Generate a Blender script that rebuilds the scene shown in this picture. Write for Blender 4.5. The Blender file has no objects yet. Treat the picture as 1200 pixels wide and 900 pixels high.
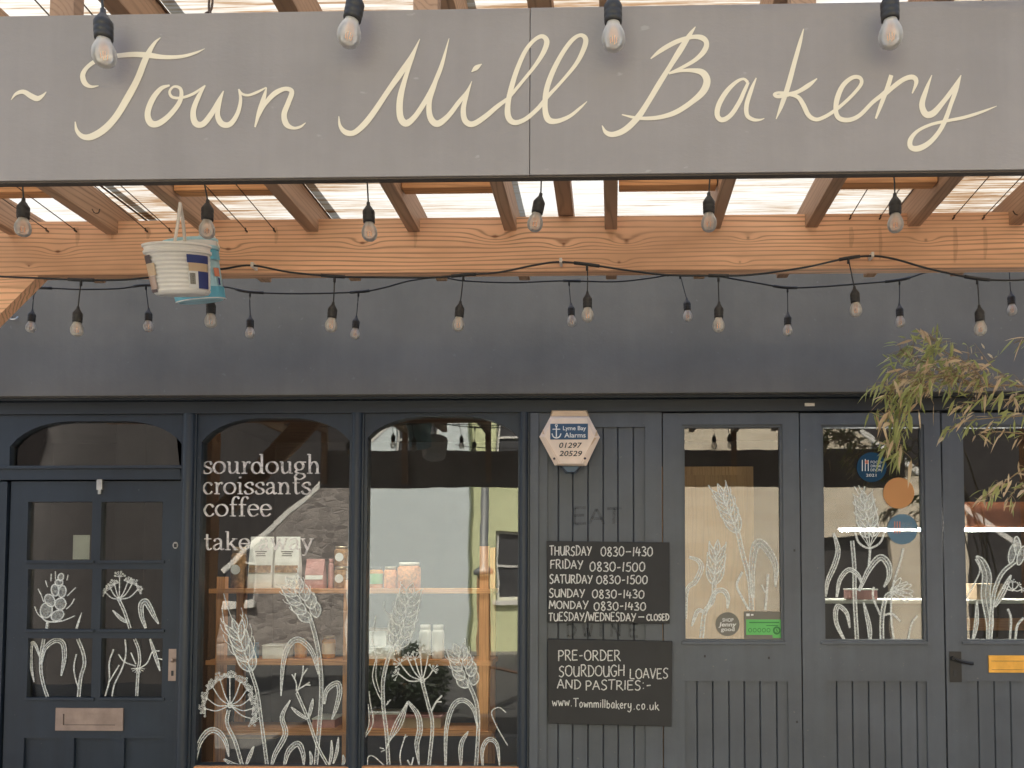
import bpy, bmesh, math, random
from mathutils import Vector, Matrix, geometry

random.seed(7)
R = math.radians
SC = bpy.context.scene
COL = SC.collection

# ------------------------------------------------------------------ camera
F = 1000.0                     # focal length in pixels of a 1200 px wide picture
YAW, PITCH = R(1.38), R(2.6)
PPX, PPY = 691.0, 625.0        # principal point (the photo is perspective-corrected: a shifted lens)
EYE = Vector((0, 0, 1.52))
cam = bpy.data.cameras.new('camera'); camo = bpy.data.objects.new('camera', cam); COL.objects.link(camo)
cam.sensor_width = 36; cam.lens = 36 * F / 1200
cam.shift_x = (600 - PPX) / 1200; cam.shift_y = (PPY - 450) / 1200
cam.clip_start = 0.05; cam.clip_end = 400
camo.location = EYE; camo.rotation_euler = (R(90) + PITCH, 0, YAW)
SC.camera = camo

# ------------------------------------------------------------------ sky, sun, exposure
SUN_EL, SUN_AZ = R(53), R(-14)          # the sun stands behind the shop, a little to its left
w = bpy.data.worlds.new('World'); SC.world = w; w.use_nodes = True
nt = w.node_tree
sky = nt.nodes.new('ShaderNodeTexSky'); sky.sky_type = 'NISHITA'; sky.sun_disc = False
sky.sun_elevation = SUN_EL; sky.sun_rotation = SUN_AZ; sky.dust_density = 4.0; sky.ozone_density = 0.6
hz = nt.nodes.new('ShaderNodeMix'); hz.data_type = 'RGBA'; hz.blend_type = 'MULTIPLY'; hz.inputs[0].default_value = 1; hz.inputs[7].default_value = (1.06, 1.0, .91, 1)
nt.links.new(sky.outputs[0], hz.inputs[6]); nt.links.new(hz.outputs[2], nt.nodes['Background'].inputs[0])   # warm hazy air
nt.nodes['Background'].inputs[1].default_value = 0.14
sl = bpy.data.lights.new('sun', 'SUN'); sl.energy = 5.0; sl.angle = R(0.6); sl.color = (1, .94, .85)
so = bpy.data.objects.new('sun', sl); COL.objects.link(so)
sdir = Vector((math.sin(SUN_AZ) * math.cos(SUN_EL), math.cos(SUN_AZ) * math.cos(SUN_EL), math.sin(SUN_EL)))
so.rotation_euler = (-sdir).to_track_quat('-Z', 'Y').to_euler(); so.location = (0, 12, 14)
SC.view_settings.view_transform = 'Standard'; SC.view_settings.look = 'None'
SC.view_settings.gamma = 1; SC.view_settings.use_curve_mapping = False
SC.view_settings.exposure = 1.7
SC.cycles.max_bounces = 10; SC.cycles.transparent_max_bounces = 24

# ------------------------------------------------------------------ measuring: photo pixel + real depth -> point
_f = Vector((-math.sin(YAW) * math.cos(PITCH), math.cos(YAW) * math.cos(PITCH), math.sin(PITCH)))
_r = Vector((math.cos(YAW), math.sin(YAW), 0))
_u = _r.cross(_f)
def W(px, py, Y):
    d = _f + _r * ((px - PPX) / F) + _u * ((PPY - py) / F)
    return EYE + d * (Y / d.y)
def X(px, Y, py=670): return W(px, py, Y).x
def Z(py, Y, px=700): return W(px, py, Y).z

# ------------------------------------------------------------------ materials
def newmat(name):
    m = bpy.data.materials.new(name); m.use_nodes = True
    return m, m.node_tree, m.node_tree.nodes['Principled BSDF'], m.node_tree.nodes['Material Output']
def node(t, typ, **kw):
    n = t.nodes.new(typ)
    for k, v in kw.items(): setattr(n, k, v)
    return n
def noise(t, vec, scale, detail=4, rough=.55):
    n = node(t, 'ShaderNodeTexNoise'); n.inputs['Scale'].default_value = scale
    n.inputs['Detail'].default_value = detail; n.inputs['Roughness'].default_value = rough
    if vec is not None: t.links.new(vec, n.inputs['Vector'])
    return n
def mapping(t, scale=(1, 1, 1), src='Object'):
    c = node(t, 'ShaderNodeTexCoord'); mp = node(t, 'ShaderNodeMapping'); mp.inputs['Scale'].default_value = scale
    t.links.new(c.outputs[src], mp.inputs['Vector']); return mp.outputs[0]
def ramp(t, fac, stops):
    r = node(t, 'ShaderNodeValToRGB'); e = r.color_ramp.elements
    while len(e) < len(stops): e.new(.5)
    for i, (p, c) in enumerate(stops): e[i].position = p; e[i].color = (*c, 1)
    t.links.new(fac, r.inputs[0]); return r.outputs[0]
def mth(t, op, a, b=None):
    n = node(t, 'ShaderNodeMath', operation=op)
    for i, v in enumerate((a, b)):
        if v is None: continue
        if isinstance(v, (int, float)): n.inputs[i].default_value = v
        else: t.links.new(v, n.inputs[i])
    return n.outputs[0]
def mixc(t, fac, a, b, mode='MIX'):
    n = node(t, 'ShaderNodeMix', data_type='RGBA', blend_type=mode)
    for i, v in ((0, fac), (6, a), (7, b)):
        if isinstance(v, (int, float)): n.inputs[i].default_value = v
        elif isinstance(v, tuple): n.inputs[i].default_value = (*v, 1)
        else: t.links.new(v, n.inputs[i])
    return n.outputs[2]
def paint(name, col, rough=.5, var=.25, scale=3.0, bump=.15, bscale=90, wear=None, stretch=(1, 1, 1), metal=0, spec=.5, streak=0.0):
    """painted or plain surface: large soft variation, fine grain, optional pale specks"""
    m, t, b, o = newmat(name)
    v = mapping(t, stretch)
    n1 = noise(t, v, scale, 6, .6)
    c = ramp(t, n1.outputs[0], [(.3, tuple(x * (1 - var) for x in col)), (.7, tuple(min(1, x * (1 + var)) for x in col))])
    if streak:
        n5 = noise(t, mapping(t, (16, 16, .7)), 1.0, 5, .65); n6 = noise(t, mapping(t, (7, 7, 5)), 1.0, 6, .7)
        c = mixc(t, 1.0, c, ramp(t, mth(t, 'ADD', mth(t, 'MULTIPLY', n5.outputs[0], .6), mth(t, 'MULTIPLY', n6.outputs[0], .4)), [(.36, (1 - streak,) * 3), (.64, (1 + streak,) * 3)]), 'MULTIPLY')
    if wear:
        n2 = noise(t, v, wear[0], 3, .5)
        k = node(t, 'ShaderNodeMapRange'); k.inputs[1].default_value = wear[1]; k.inputs[2].default_value = wear[1] + .05
        t.links.new(n2.outputs[0], k.inputs[0])
        c = mixc(t, mth(t, 'MULTIPLY', k.outputs[0], wear[3]), c, wear[2])
    t.links.new(c, b.inputs['Base Color'])
    n3 = noise(t, v, bscale, 4, .6)
    rr = node(t, 'ShaderNodeMapRange'); rr.inputs[3].default_value = max(.02, rough - .1); rr.inputs[4].default_value = min(1, rough + .12)
    t.links.new(n1.outputs[0], rr.inputs[0]); t.links.new(rr.outputs[0], b.inputs['Roughness'])
    bp = node(t, 'ShaderNodeBump'); bp.inputs['Strength'].default_value = bump; bp.inputs['Distance'].default_value = .003
    t.links.new(n3.outputs[0], bp.inputs['Height']); t.links.new(bp.outputs[0], b.inputs['Normal'])
    b.inputs['Metallic'].default_value = metal; b.inputs['Specular IOR Level'].default_value = spec
    return m
def wood(name, axis, light, dark, knots=(), grain=1.0, rough=.65, rings=170.0, contrast=.55):
    """sawn softwood: grain lines along one axis that bend round knots"""
    m, t, b, o = newmat(name)
    c = node(t, 'ShaderNodeTexCoord'); oi = node(t, 'ShaderNodeObjectInfo')
    off = node(t, 'ShaderNodeVectorMath', operation='SCALE'); t.links.new(c.outputs['Object'], off.inputs[0]); off.inputs[3].default_value = 1
    add = node(t, 'ShaderNodeVectorMath', operation='ADD'); t.links.new(off.outputs[0], add.inputs[0])
    cmb = node(t, 'ShaderNodeCombineXYZ')
    rnd = mth(t, 'MULTIPLY', oi.outputs['Random'], 0 if knots else 7.0)
    for i in range(3): t.links.new(rnd, cmb.inputs[i])
    t.links.new(cmb.outputs[0], add.inputs[1]); P = add.outputs[0]
    def mp(s):
        q = node(t, 'ShaderNodeMapping'); q.inputs['Scale'].default_value = s; t.links.new(P, q.inputs[0]); return q.outputs[0]
    lo = [9, 9, 9]; lo[axis] = .9
    hi = [160, 160, 160]; hi[axis] = 4
    n1 = noise(t, mp(lo), 1, 3, .5)
    sp = node(t, 'ShaderNodeSeparateXYZ'); t.links.new(P, sp.inputs[0])
    ax = [i for i in range(3) if i != axis]
    f = mth(t, 'ADD', mth(t, 'MULTIPLY', sp.outputs[ax[0]], .7), sp.outputs[ax[1]])
    f = mth(t, 'ADD', f, mth(t, 'MULTIPLY', n1.outputs[0], .13 * grain))
    kd = None
    for (kx, kz, kr) in knots:
        dx = mth(t, 'MULTIPLY', mth(t, 'SUBTRACT', sp.outputs[0], kx), .38); dz = mth(t, 'SUBTRACT', sp.outputs[2], kz)
        d2 = mth(t, 'ADD', mth(t, 'MULTIPLY', dx, dx), mth(t, 'MULTIPLY', dz, dz))
        g = mth(t, 'EXPONENT', mth(t, 'MULTIPLY', d2, -1 / (kr * kr * 1.6)))
        f = mth(t, 'ADD', f, mth(t, 'MULTIPLY', g, kr * 1.5))
        dx2 = mth(t, 'MULTIPLY', dx, 2.1)
        e = mth(t, 'EXPONENT', mth(t, 'MULTIPLY', mth(t, 'ADD', mth(t, 'MULTIPLY', dx2, dx2), mth(t, 'MULTIPLY', dz, dz)), -1 / (kr * kr * .16)))
        kd = e if kd is None else mth(t, 'ADD', kd, e)
    s = mth(t, 'SINE', mth(t, 'MULTIPLY', f, rings * 2.4))
    s = mth(t, 'POWER', mth(t, 'MULTIPLY', mth(t, 'ADD', s, 1), .5), 3.0)
    n2 = noise(t, mp(hi), 1, 3, .6)
    lo2 = [3, 3, 3]; lo2[axis] = 1.2
    n4 = noise(t, mp(lo2), 1, 4, .6)
    g = mth(t, 'MULTIPLY', s, mth(t, 'MULTIPLY', n4.outputs[0], 1.7 * contrast))
    g = mth(t, 'ADD', g, mth(t, 'MULTIPLY', mth(t, 'SUBTRACT', n2.outputs[0], .45), .5))
    if kd is not None: g = mth(t, 'ADD', g, mth(t, 'MULTIPLY', kd, .75))
    cc = ramp(t, g, [(0, tuple(min(1, x * 1.12) for x in light)), (.3, light), (1, dark)])
    tone = ramp(t, n4.outputs[0], [(.3, (.64, .60, .56)), (.62, (1.08, 1.06, 1.04))])
    cc = mixc(t, 1.0, cc, tone, 'MULTIPLY')
    t.links.new(cc, b.inputs['Base Color']); b.inputs['Roughness'].default_value = rough
    bp = node(t, 'ShaderNodeBump'); bp.inputs['Strength'].default_value = .25; bp.inputs['Distance'].default_value = .002
    t.links.new(n2.outputs[0], bp.inputs['Height']); t.links.new(bp.outputs[0], b.inputs['Normal'])
    return m
def glass_pane():
    m, t, b, o = newmat('window_glass')
    t.nodes.remove(b)
    tr = node(t, 'ShaderNodeBsdfTransparent'); tr.inputs[0].default_value = (.9, .93, .92, 1)
    gl = node(t, 'ShaderNodeBsdfGlossy'); gl.inputs['Roughness'].default_value = .004
    fr = node(t, 'ShaderNodeFresnel'); fr.inputs[0].default_value = 1.75
    v = mapping(t, (1, 1, 1)); n = noise(t, v, 3.2, 2, .4)
    bp = node(t, 'ShaderNodeBump'); bp.inputs['Strength'].default_value = .035; bp.inputs['Distance'].default_value = .02
    t.links.new(n.outputs[0], bp.inputs['Height']); t.links.new(bp.outputs[0], gl.inputs['Normal'])
    mx = node(t, 'ShaderNodeMixShader')
    t.links.new(fr.outputs[0], mx.inputs[0]); t.links.new(tr.outputs[0], mx.inputs[1]); t.links.new(gl.outputs[0], mx.inputs[2])
    t.links.new(mx.outputs[0], o.inputs[0]); return m
def film(name, col, alpha, grain=None, rough=.7, trans=0.0):
    """paint or vinyl with a given coverage; grain = (scale, low, high) breaks it up like chalk"""
    m, t, b, o = newmat(name)
    b.inputs['Base Color'].default_value = (*col, 1); b.inputs['Roughness'].default_value = rough
    b.inputs['Specular IOR Level'].default_value = .25
    if grain:
        v = mapping(t); n = noise(t, v, grain[0], 3, .7)
        k = node(t, 'ShaderNodeMapRange'); k.inputs[1].default_value = grain[1]; k.inputs[2].default_value = grain[2]
        k.inputs[3].default_value = alpha * .35; k.inputs[4].default_value = alpha
        t.links.new(n.outputs[0], k.inputs[0]); t.links.new(k.outputs[0], b.inputs['Alpha'])
    else: b.inputs['Alpha'].default_value = alpha
    return m
def bulb_mat():  # milky white mixed into clear glass stands in for refracted roof light
    m, t, b, o = newmat('bulb_glass'); t.nodes.remove(b)
    tr = node(t, 'ShaderNodeBsdfTransparent'); tr.inputs[0].default_value = (1, .985, .96, 1)
    tl = node(t, 'ShaderNodeBsdfTranslucent'); tl.inputs[0].default_value = (.97, .95, .92, 1)
    df = node(t, 'ShaderNodeBsdfDiffuse'); df.inputs[0].default_value = (.97, .95, .91, 1)
    gl = node(t, 'ShaderNodeBsdfGlossy'); gl.inputs['Roughness'].default_value = .03
    lw = node(t, 'ShaderNodeLayerWeight'); lw.inputs[0].default_value = .45
    a = node(t, 'ShaderNodeMixShader'); a.inputs[0].default_value = .75
    t.links.new(tl.outputs[0], a.inputs[1]); t.links.new(df.outputs[0], a.inputs[2])
    k = mth(t, 'ADD', mth(t, 'MULTIPLY', lw.outputs['Facing'], .50), .24)
    c = node(t, 'ShaderNodeMixShader'); t.links.new(k, c.inputs[0]); t.links.new(tr.outputs[0], c.inputs[1]); t.links.new(a.outputs[0], c.inputs[2])
    fr = node(t, 'ShaderNodeFresnel'); fr.inputs[0].default_value = 1.45
    d = node(t, 'ShaderNodeMixShader'); t.links.new(fr.outputs[0], d.inputs[0]); t.links.new(c.outputs[0], d.inputs[1]); t.links.new(gl.outputs[0], d.inputs[2])
    t.links.new(d.outputs[0], o.inputs[0]); return m
def roof_mat():
    m, t, b, o = newmat('weathered_translucent_sheet'); t.nodes.remove(b)
    v = mapping(t, (1.6, 42, 1)); n1 = noise(t, v, 2.0, 6, .68)
    v2 = mapping(t, (.5, 1.6, 1)); n2 = noise(t, v2, 1.3, 3, .5)
    v3 = mapping(t, (6, 150, 1)); n3 = noise(t, v3, 1.0, 4, .7)
    g = mth(t, 'ADD', mth(t, 'MULTIPLY', n1.outputs[0], .62), mth(t, 'MULTIPLY', n3.outputs[0], .38))
    g = mth(t, 'ADD', g, mth(t, 'MULTIPLY', mth(t, 'SUBTRACT', n2.outputs[0], .5), .75))
    c = ramp(t, g, [(.30, (.07, .038, .02)), (.41, (.17, .115, .07)), (.48, (.265, .25, .22)), (.57, (.315, .33, .335))])
    tl = node(t, 'ShaderNodeBsdfTranslucent'); df = node(t, 'ShaderNodeBsdfDiffuse')
    t.links.new(c, tl.inputs[0]); t.links.new(c, df.inputs[0])
    mx = node(t, 'ShaderNodeMixShader'); mx.inputs[0].default_value = .42
    t.links.new(tl.outputs[0], mx.inputs[1]); t.links.new(df.outputs[0], mx.inputs[2])
    t.links.new(mx.outputs[0], o.inputs[0]); return m
def masonry(name, c1, c2, mortar, scale=2.6, rough=.9):
    m, t, b, o = newmat(name)
    v = mapping(t, (1, 1, 1.9)); vo = node(t, 'ShaderNodeTexVoronoi', feature='DISTANCE_TO_EDGE'); vo.inputs['Scale'].default_value = scale
    vc = node(t, 'ShaderNodeTexVoronoi'); vc.inputs['Scale'].default_value = scale
    t.links.new(v, vo.inputs['Vector']); t.links.new(v, vc.inputs['Vector'])
    n = noise(t, v, 7, 5, .65)
    s = node(t, 'ShaderNodeSeparateColor'); t.links.new(vc.outputs['Color'], s.inputs[0])
    base = mixc(t, s.outputs[0], c1, c2)
    base = mixc(t, mth(t, 'MULTIPLY', n.outputs[0], .7), base, tuple(x * .55 for x in c1))
    k = node(t, 'ShaderNodeMapRange'); k.inputs[1].default_value = .02; k.inputs[2].default_value = .07; t.links.new(vo.outputs[0], k.inputs[0])
    c = mixc(t, k.outputs[0], mortar, base)
    t.links.new(c, b.inputs['Base Color']); b.inputs['Roughness'].default_value = rough
    bp = node(t, 'ShaderNodeBump'); bp.inputs['Strength'].default_value = .6; bp.inputs['Distance'].default_value = .03
    t.links.new(k.outputs[0], bp.inputs['Height']); t.links.new(bp.outputs[0], b.inputs['Normal'])
    return m

def coursed(name, c1, c2, mortar):
    m, t, b, o = newmat(name)
    c = node(t, 'ShaderNodeTexCoord'); sp = node(t, 'ShaderNodeSeparateXYZ'); t.links.new(c.outputs['Object'], sp.inputs[0])
    cm = node(t, 'ShaderNodeCombineXYZ'); t.links.new(sp.outputs[0], cm.inputs[0]); t.links.new(sp.outputs[2], cm.inputs[1])
    n = noise(t, cm.outputs[0], 3, 3, .6)
    v = node(t, 'ShaderNodeVectorMath', operation='MULTIPLY_ADD'); t.links.new(n.outputs['Color'], v.inputs[0]); v.inputs[1].default_value = (.05, .04, 0); t.links.new(cm.outputs[0], v.inputs[2])
    br_ = node(t, 'ShaderNodeTexBrick'); t.links.new(v.outputs[0], br_.inputs[0])
    br_.inputs['Color1'].default_value = (*c1, 1); br_.inputs['Color2'].default_value = (*c2, 1); br_.inputs['Mortar'].default_value = (*mortar, 1)
    br_.inputs['Scale'].default_value = 1; br_.inputs['Brick Width'].default_value = .42; br_.inputs['Row Height'].default_value = .15; br_.inputs['Mortar Size'].default_value = .012; br_.inputs['Mortar Smooth'].default_value = .4
    n2 = noise(t, cm.outputs[0], 6, 5, .65)
    cc = mixc(t, mth(t, 'MULTIPLY', n2.outputs[0], .5), br_.outputs[0], tuple(x * .7 for x in c1))
    t.links.new(cc, b.inputs['Base Color']); b.inputs['Roughness'].default_value = .9
    return m

M = {}
M['navy'] = paint('navy_gloss_paint', (.021, .031, .046), .42, .14, 2.2, .12, 120, wear=(55, .72, (.16, .16, .15), .5), streak=.12)
M['charcoal'] = paint('charcoal_paint', (.091, .104, .126), .5, .18, 2.2, .14, 120, wear=(60, .72, (.22, .21, .20), .6), streak=.09)
M['fascia'] = paint('dark_grey_wall_paint', (.136, .125, .112), .6, .22, 1.6, .25, 60, wear=(34, .71, (.20, .19, .18), .5), streak=.04)
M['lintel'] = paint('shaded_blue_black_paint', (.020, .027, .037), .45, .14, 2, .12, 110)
M['sign'] = paint('warm_grey_sign_paint', (.258, .235, .230), .62, .09, 2.6, .2, 80, wear=(30, .70, (.36, .34, .33), .6), stretch=(.8, 1, 1.6), streak=.055)
M['signedge'] = paint('dark_board_edge', (.07, .055, .045), .7)
M['cream'] = film('cream_lettering_paint', (.72, .65, .52), 1.0, None, .6)
M['oxide'] = film('ochre_undercoat', (.70, .52, .28), .55, (60, .45, .62), .7)
M['chalkboard'] = paint('blackboard_paint', (.031, .031, .032), .7, .22, 4, .1, 100)
M['chalk'] = film('white_chalk', (.80, .80, .77), .95, (330, .36, .56), .9)
M['vinyl'] = film('white_window_lettering', (.82, .78, .75), .9, (40, .3, .55), .6)
M['brush'] = film('white_window_paint', (.86, .89, .86), .92, (120, .3, .6), .8)
M['wash'] = film('thin_white_window_paint', (.78, .82, .79), .36, (90, .3, .6), .9)
M['ghost'] = film('faded_letter_trace', (.05, .05, .052), .30, (80, .35, .6), .7)
M['glass'] = glass_pane()
M['bulb'] = bulb_mat()
M['roof'] = roof_mat()
WL, WD = (.80, .47, .285), (.23, .095, .045)
M['rafter'] = wood('rafter_timber', 1, (.40, .255, .165), (.15, .085, .05), rings=170)
M['nog'] = wood('nogging_timber', 0, (.60, .29, .12), (.22, .08, .03))
M['brace'] = wood('brace_timber', 0, WL, WD)
M['shelf'] = wood('shelf_pine', 0, (.66, .31, .13), (.2, .08, .03))
M['upright'] = wood('upright_pine', 2, (.66, .31, .13), (.2, .08, .03))
M['oak'] = wood('pale_cupboard_wood', 2, (.52, .31, .155), (.27, .145, .065))
M['rubber'] = paint('black_rubber', (.024, .023, .024), .5, .2, 20, .1, 200)
M['cable'] = paint('black_cable', (.02, .02, .021), .45, .15, 30, .05, 300)
M['steel'] = paint('rusty_steel_wire', (.10, .065, .045), .6, .4, 14, .1, 200, metal=.4)
M['zinc'] = paint('bright_zinc', (.55, .54, .52), .35, .15, 20, .05, 200, metal=.9)
M['filament'] = paint('amber_filament', (.85, .36, .10), .5, .1)  # unlit filament, orange is its own colour
M['cap'] = paint('brass_bulb_cap', (.5, .42, .3), .35, .1, metal=.8)
M['white_plastic'] = paint('off_white_plastic', (.70, .66, .60), .4, .06, 6, .05, 60)
M['bucket'] = paint('white_bucket_plastic', (.86, .84, .79), .38, .07, 9, .04, 60, wear=(22, .70, (.42, .36, .3), .35))
M['royal'] = paint('royal_blue_print', (.03, .05, .20), .45, .1)
M['tan_print'] = paint('buff_print', (.62, .46, .30), .5, .1)
M['brown_print'] = paint('dark_brown_print', (.06, .04, .05), .5, .1)
M['cyan'] = paint('pale_cyan_print', (.42, .68, .76), .4, .25, 14, .05, 60)
M['cyan2'] = paint('turquoise_print', (.13, .46, .62), .4, .15)
M['coral'] = paint('coral_print', (.7, .25, .15), .5, .2)
M['copper'] = paint('dull_copper_brass', (.40, .31, .265), .42, .2, 12, .1, 150, metal=.65)
M['brass'] = paint('polished_brass', (.86, .50, .12), .30, .15, 12, .05, 150, metal=.85)
M['iron'] = paint('black_iron', (.018, .018, .019), .4, .2, 20, .15, 150)
M['alarm'] = paint('aged_cream_plastic', (.82, .66, .54), .45, .12, 8, .05, 80)
M['alarm_rim'] = paint('amber_stained_plastic', (.66, .46, .29), .45, .15, 8, .05, 80)
M['lens'] = paint('blue_strobe_lens', (.05, .09, .16), .2, .1)
M['label_blue'] = paint('blue_label', (.018, .07, .15), .45, .1)
M['ink'] = paint('black_ink', (.03, .03, .035), .6, .1)
M['white_ink'] = paint('white_ink', (.78, .78, .76), .6, .05)
M['paper'] = paint('white_paper', (.84, .83, .79), .8, .06, 20)
M['green_print'] = paint('bright_green_print', (.12, .50, .13), .5, .08)
M['green_dark'] = paint('dark_green_print', (.03, .20, .05), .5, .08)
M['grey_print'] = film('grey_vinyl', (.22, .21, .18), .92)
M['orange_vinyl'] = film('orange_vinyl', (.62, .30, .12), .88)
M['pale_blue_vinyl'] = film('pale_blue_vinyl', (.14, .24, .33), .86)
M['navy_vinyl'] = film('navy_vinyl', (.012, .055, .11), .96)
M['leaf_green'] = None
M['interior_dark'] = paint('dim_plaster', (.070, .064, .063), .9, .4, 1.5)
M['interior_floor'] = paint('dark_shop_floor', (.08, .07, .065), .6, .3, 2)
M['paving'] = paint('pale_paving', (.23, .215, .195), .85, .22, 1.4, .4, 20)
M['stone'] = masonry('grey_rubble_stone', (.46, .41, .37), (.13, .11, .105), (.40, .36, .33), 5.5)
M['cream_stone'] = coursed('cream_coursed_stone', (.80, .70, .54), (.66, .56, .42), (.74, .67, .55))
M['teal_render'] = paint('pale_blue_grey_render', (.72, .79, .78), .85, .06, .7, 0)
M['lime_render'] = paint('pale_yellow_green_render', (.74, .77, .46), .85, .1, .8, 0)
M['white_render'] = paint('white_render', (.74, .72, .67), .85, .06, .7)
M['slate'] = paint('dark_slate', (.09, .085, .085), .7, .3, 5)
M['canvas'] = paint('dark_brown_canvas', (.036, .031, .030), .85, .2, 3)
M['white_trim'] = paint('white_painted_trim', (.78, .76, .70), .6, .06)

# ------------------------------------------------------------------ object helpers
def world_loc(o):
    v = Vector((0, 0, 0))
    while o is not None: v += o.location; o = o.parent
    return v
def obj(name, bm, mat, parent=None, smooth=False, local=False):
    me = bpy.data.meshes.new(name)
    bmesh.ops.recalc_face_normals(bm, faces=bm.faces[:]) if smooth is not None else None
    if parent is not None and not local:
        bmesh.ops.translate(bm, verts=bm.verts[:], vec=-world_loc(parent))
    bm.to_mesh(me); bm.free()
    mats = mat if isinstance(mat, (list, tuple)) else [mat]
    for q in mats: me.materials.append(M[q] if isinstance(q, str) else q)
    if smooth:
        for p in me.polygons: p.use_smooth = True
    o = bpy.data.objects.new(name, me); COL.objects.link(o)
    if parent is not None: o.parent = parent
    return o
def tag(o, label, cat, group=None):
    o['label'] = label; o['category'] = cat
    if group: o['group'] = group
    return o
def thing(name, loc, label, cat, group=None):
    o = bpy.data.objects.new(name, None); o.empty_display_size = .1; COL.objects.link(o); o.location = loc
    return tag(o, label, cat, group)
def struct(name, bm, mat, smooth=False):
    o = obj(name, bm, mat, None, smooth); o['kind'] = 'structure'; return o
def B(): return bmesh.new()
def box(bm, x0, x1, y0, y1, z0, z1, bev=0.0, mi=0):
    vs = [bm.verts.new((x, y, z)) for z in (z0, z1) for y in (y0, y1) for x in (x0, x1)]
    fs = [bm.faces.new([vs[i] for i in q]) for q in ((0, 1, 3, 2), (4, 6, 7, 5), (0, 4, 5, 1), (2, 3, 7, 6), (0, 2, 6, 4), (1, 5, 7, 3))]
    if bev > 0:
        es = list({e for f in fs for e in f.edges})
        r = bmesh.ops.bevel(bm, geom=es, offset=bev, segments=2, profile=.6, affect='EDGES'); fs = [f for f in r['faces']] + [f for f in fs if f.is_valid]
    for f in fs:
        if f.is_valid: f.material_index = mi
    return bm
def pbox(bm, px0, py0, px1, py1, Y, d, bev=0.0, mi=0):
    """box whose front face is measured on the photo at depth Y; d = thickness behind it"""
    cx, cy = (px0 + px1) / 2, (py0 + py1) / 2
    return box(bm, X(px0, Y, cy), X(px1, Y, cy), Y, Y + d, Z(py1, Y, cx), Z(py0, Y, cx), bev, mi)
def plate(bm, outer, holes, y0, y1, mi=0):
    """flat board with holes, outline in (x, z)"""
    loops = [outer] + list(holes)
    tris = geometry.tessellate_polygon([[Vector((x, z, 0)) for x, z in l] for l in loops])
    flat = [p for l in loops for p in l]
    a = [bm.verts.new((x, y0, z)) for x, z in flat]; b = [bm.verts.new((x, y1, z)) for x, z in flat]
    for t in tris:
        for vs in ([a[i] for i in t], [b[i] for i in reversed(t)]):
            try: bm.faces.new(vs).material_index = mi
            except ValueError: pass
    k = 0
    for l in loops:
        n = len(l)
        for i in range(n):
            j = (i + 1) % n
            try: bm.faces.new((a[k + i], a[k + j], b[k + j], b[k + i])).material_index = mi
            except ValueError: pass
        k += n
    return bm
def lathe(bm, prof, seg=20, c=(0, 0, 0), mi=0):
    rings = []
    for r, z in prof:
        rings.append([bm.verts.new((c[0] + r * math.cos(2 * math.pi * i / seg), c[1] + r * math.sin(2 * math.pi * i / seg), c[2] + z)) for i in range(seg)] if r > 1e-6 else [bm.verts.new((c[0], c[1], c[2] + z))])
    for a, b in zip(rings, rings[1:]):
        for i in range(seg):
            j = (i + 1) % seg
            if len(a) == 1 and len(b) == 1: continue
            f = bm.faces.new((a[0], b[j], b[i]) if len(a) == 1 else (a[i], a[j], b[0]) if len(b) == 1 else (a[i], a[j], b[j], b[i]))
            f.material_index = mi
    return bm
def catmull(pts, n=6):
    if len(pts) < 3: return [tuple(p) for p in pts]
    P = [tuple(2 * a - b for a, b in zip(pts[0], pts[1]))] + [tuple(p) for p in pts] + [tuple(2 * a - b for a, b in zip(pts[-1], pts[-2]))]
    out = []
    for i in range(1, len(P) - 2):
        for k in range(n):
            t = k / n
            out.append(tuple(.5 * (2 * b + (c - a) * t + (2 * a - 5 * b + 4 * c - d) * t * t + (3 * b - a - 3 * c + d) * t ** 3)
                             for a, b, c, d in zip(P[i - 1], P[i], P[i + 1], P[i + 2])))
    out.append(tuple(pts[-1])); return out
def tube(bm, pts, r, seg=7, smooth=True, n=6, mi=0, taper=None):
    p = [Vector(q) for q in (catmull(pts, n) if smooth else pts)]
    rings = []
    for i, q in enumerate(p):
        d = (p[min(i + 1, len(p) - 1)] - p[max(i - 1, 0)])
        if d.length < 1e-9: d = Vector((0, 0, 1))
        d.normalize(); a = d.cross(Vector((0, 0, 1)))
        if a.length < 1e-3: a = d.cross(Vector((0, 1, 0)))
        a.normalize(); b = d.cross(a)
        rr = r if taper is None else r + (taper - r) * i / (len(p) - 1)
        rings.append([bm.verts.new(q + (a * math.cos(2 * math.pi * k / seg) + b * math.sin(2 * math.pi * k / seg)) * rr) for k in range(seg)])
    for u, v in zip(rings, rings[1:]):
        for k in range(seg):
            j = (k + 1) % seg
            bm.faces.new((u[k], u[j], v[j], v[k])).material_index = mi
    for e in (rings[0], rings[-1]):
        bm.faces.new(e).material_index = mi
    return bm

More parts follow.
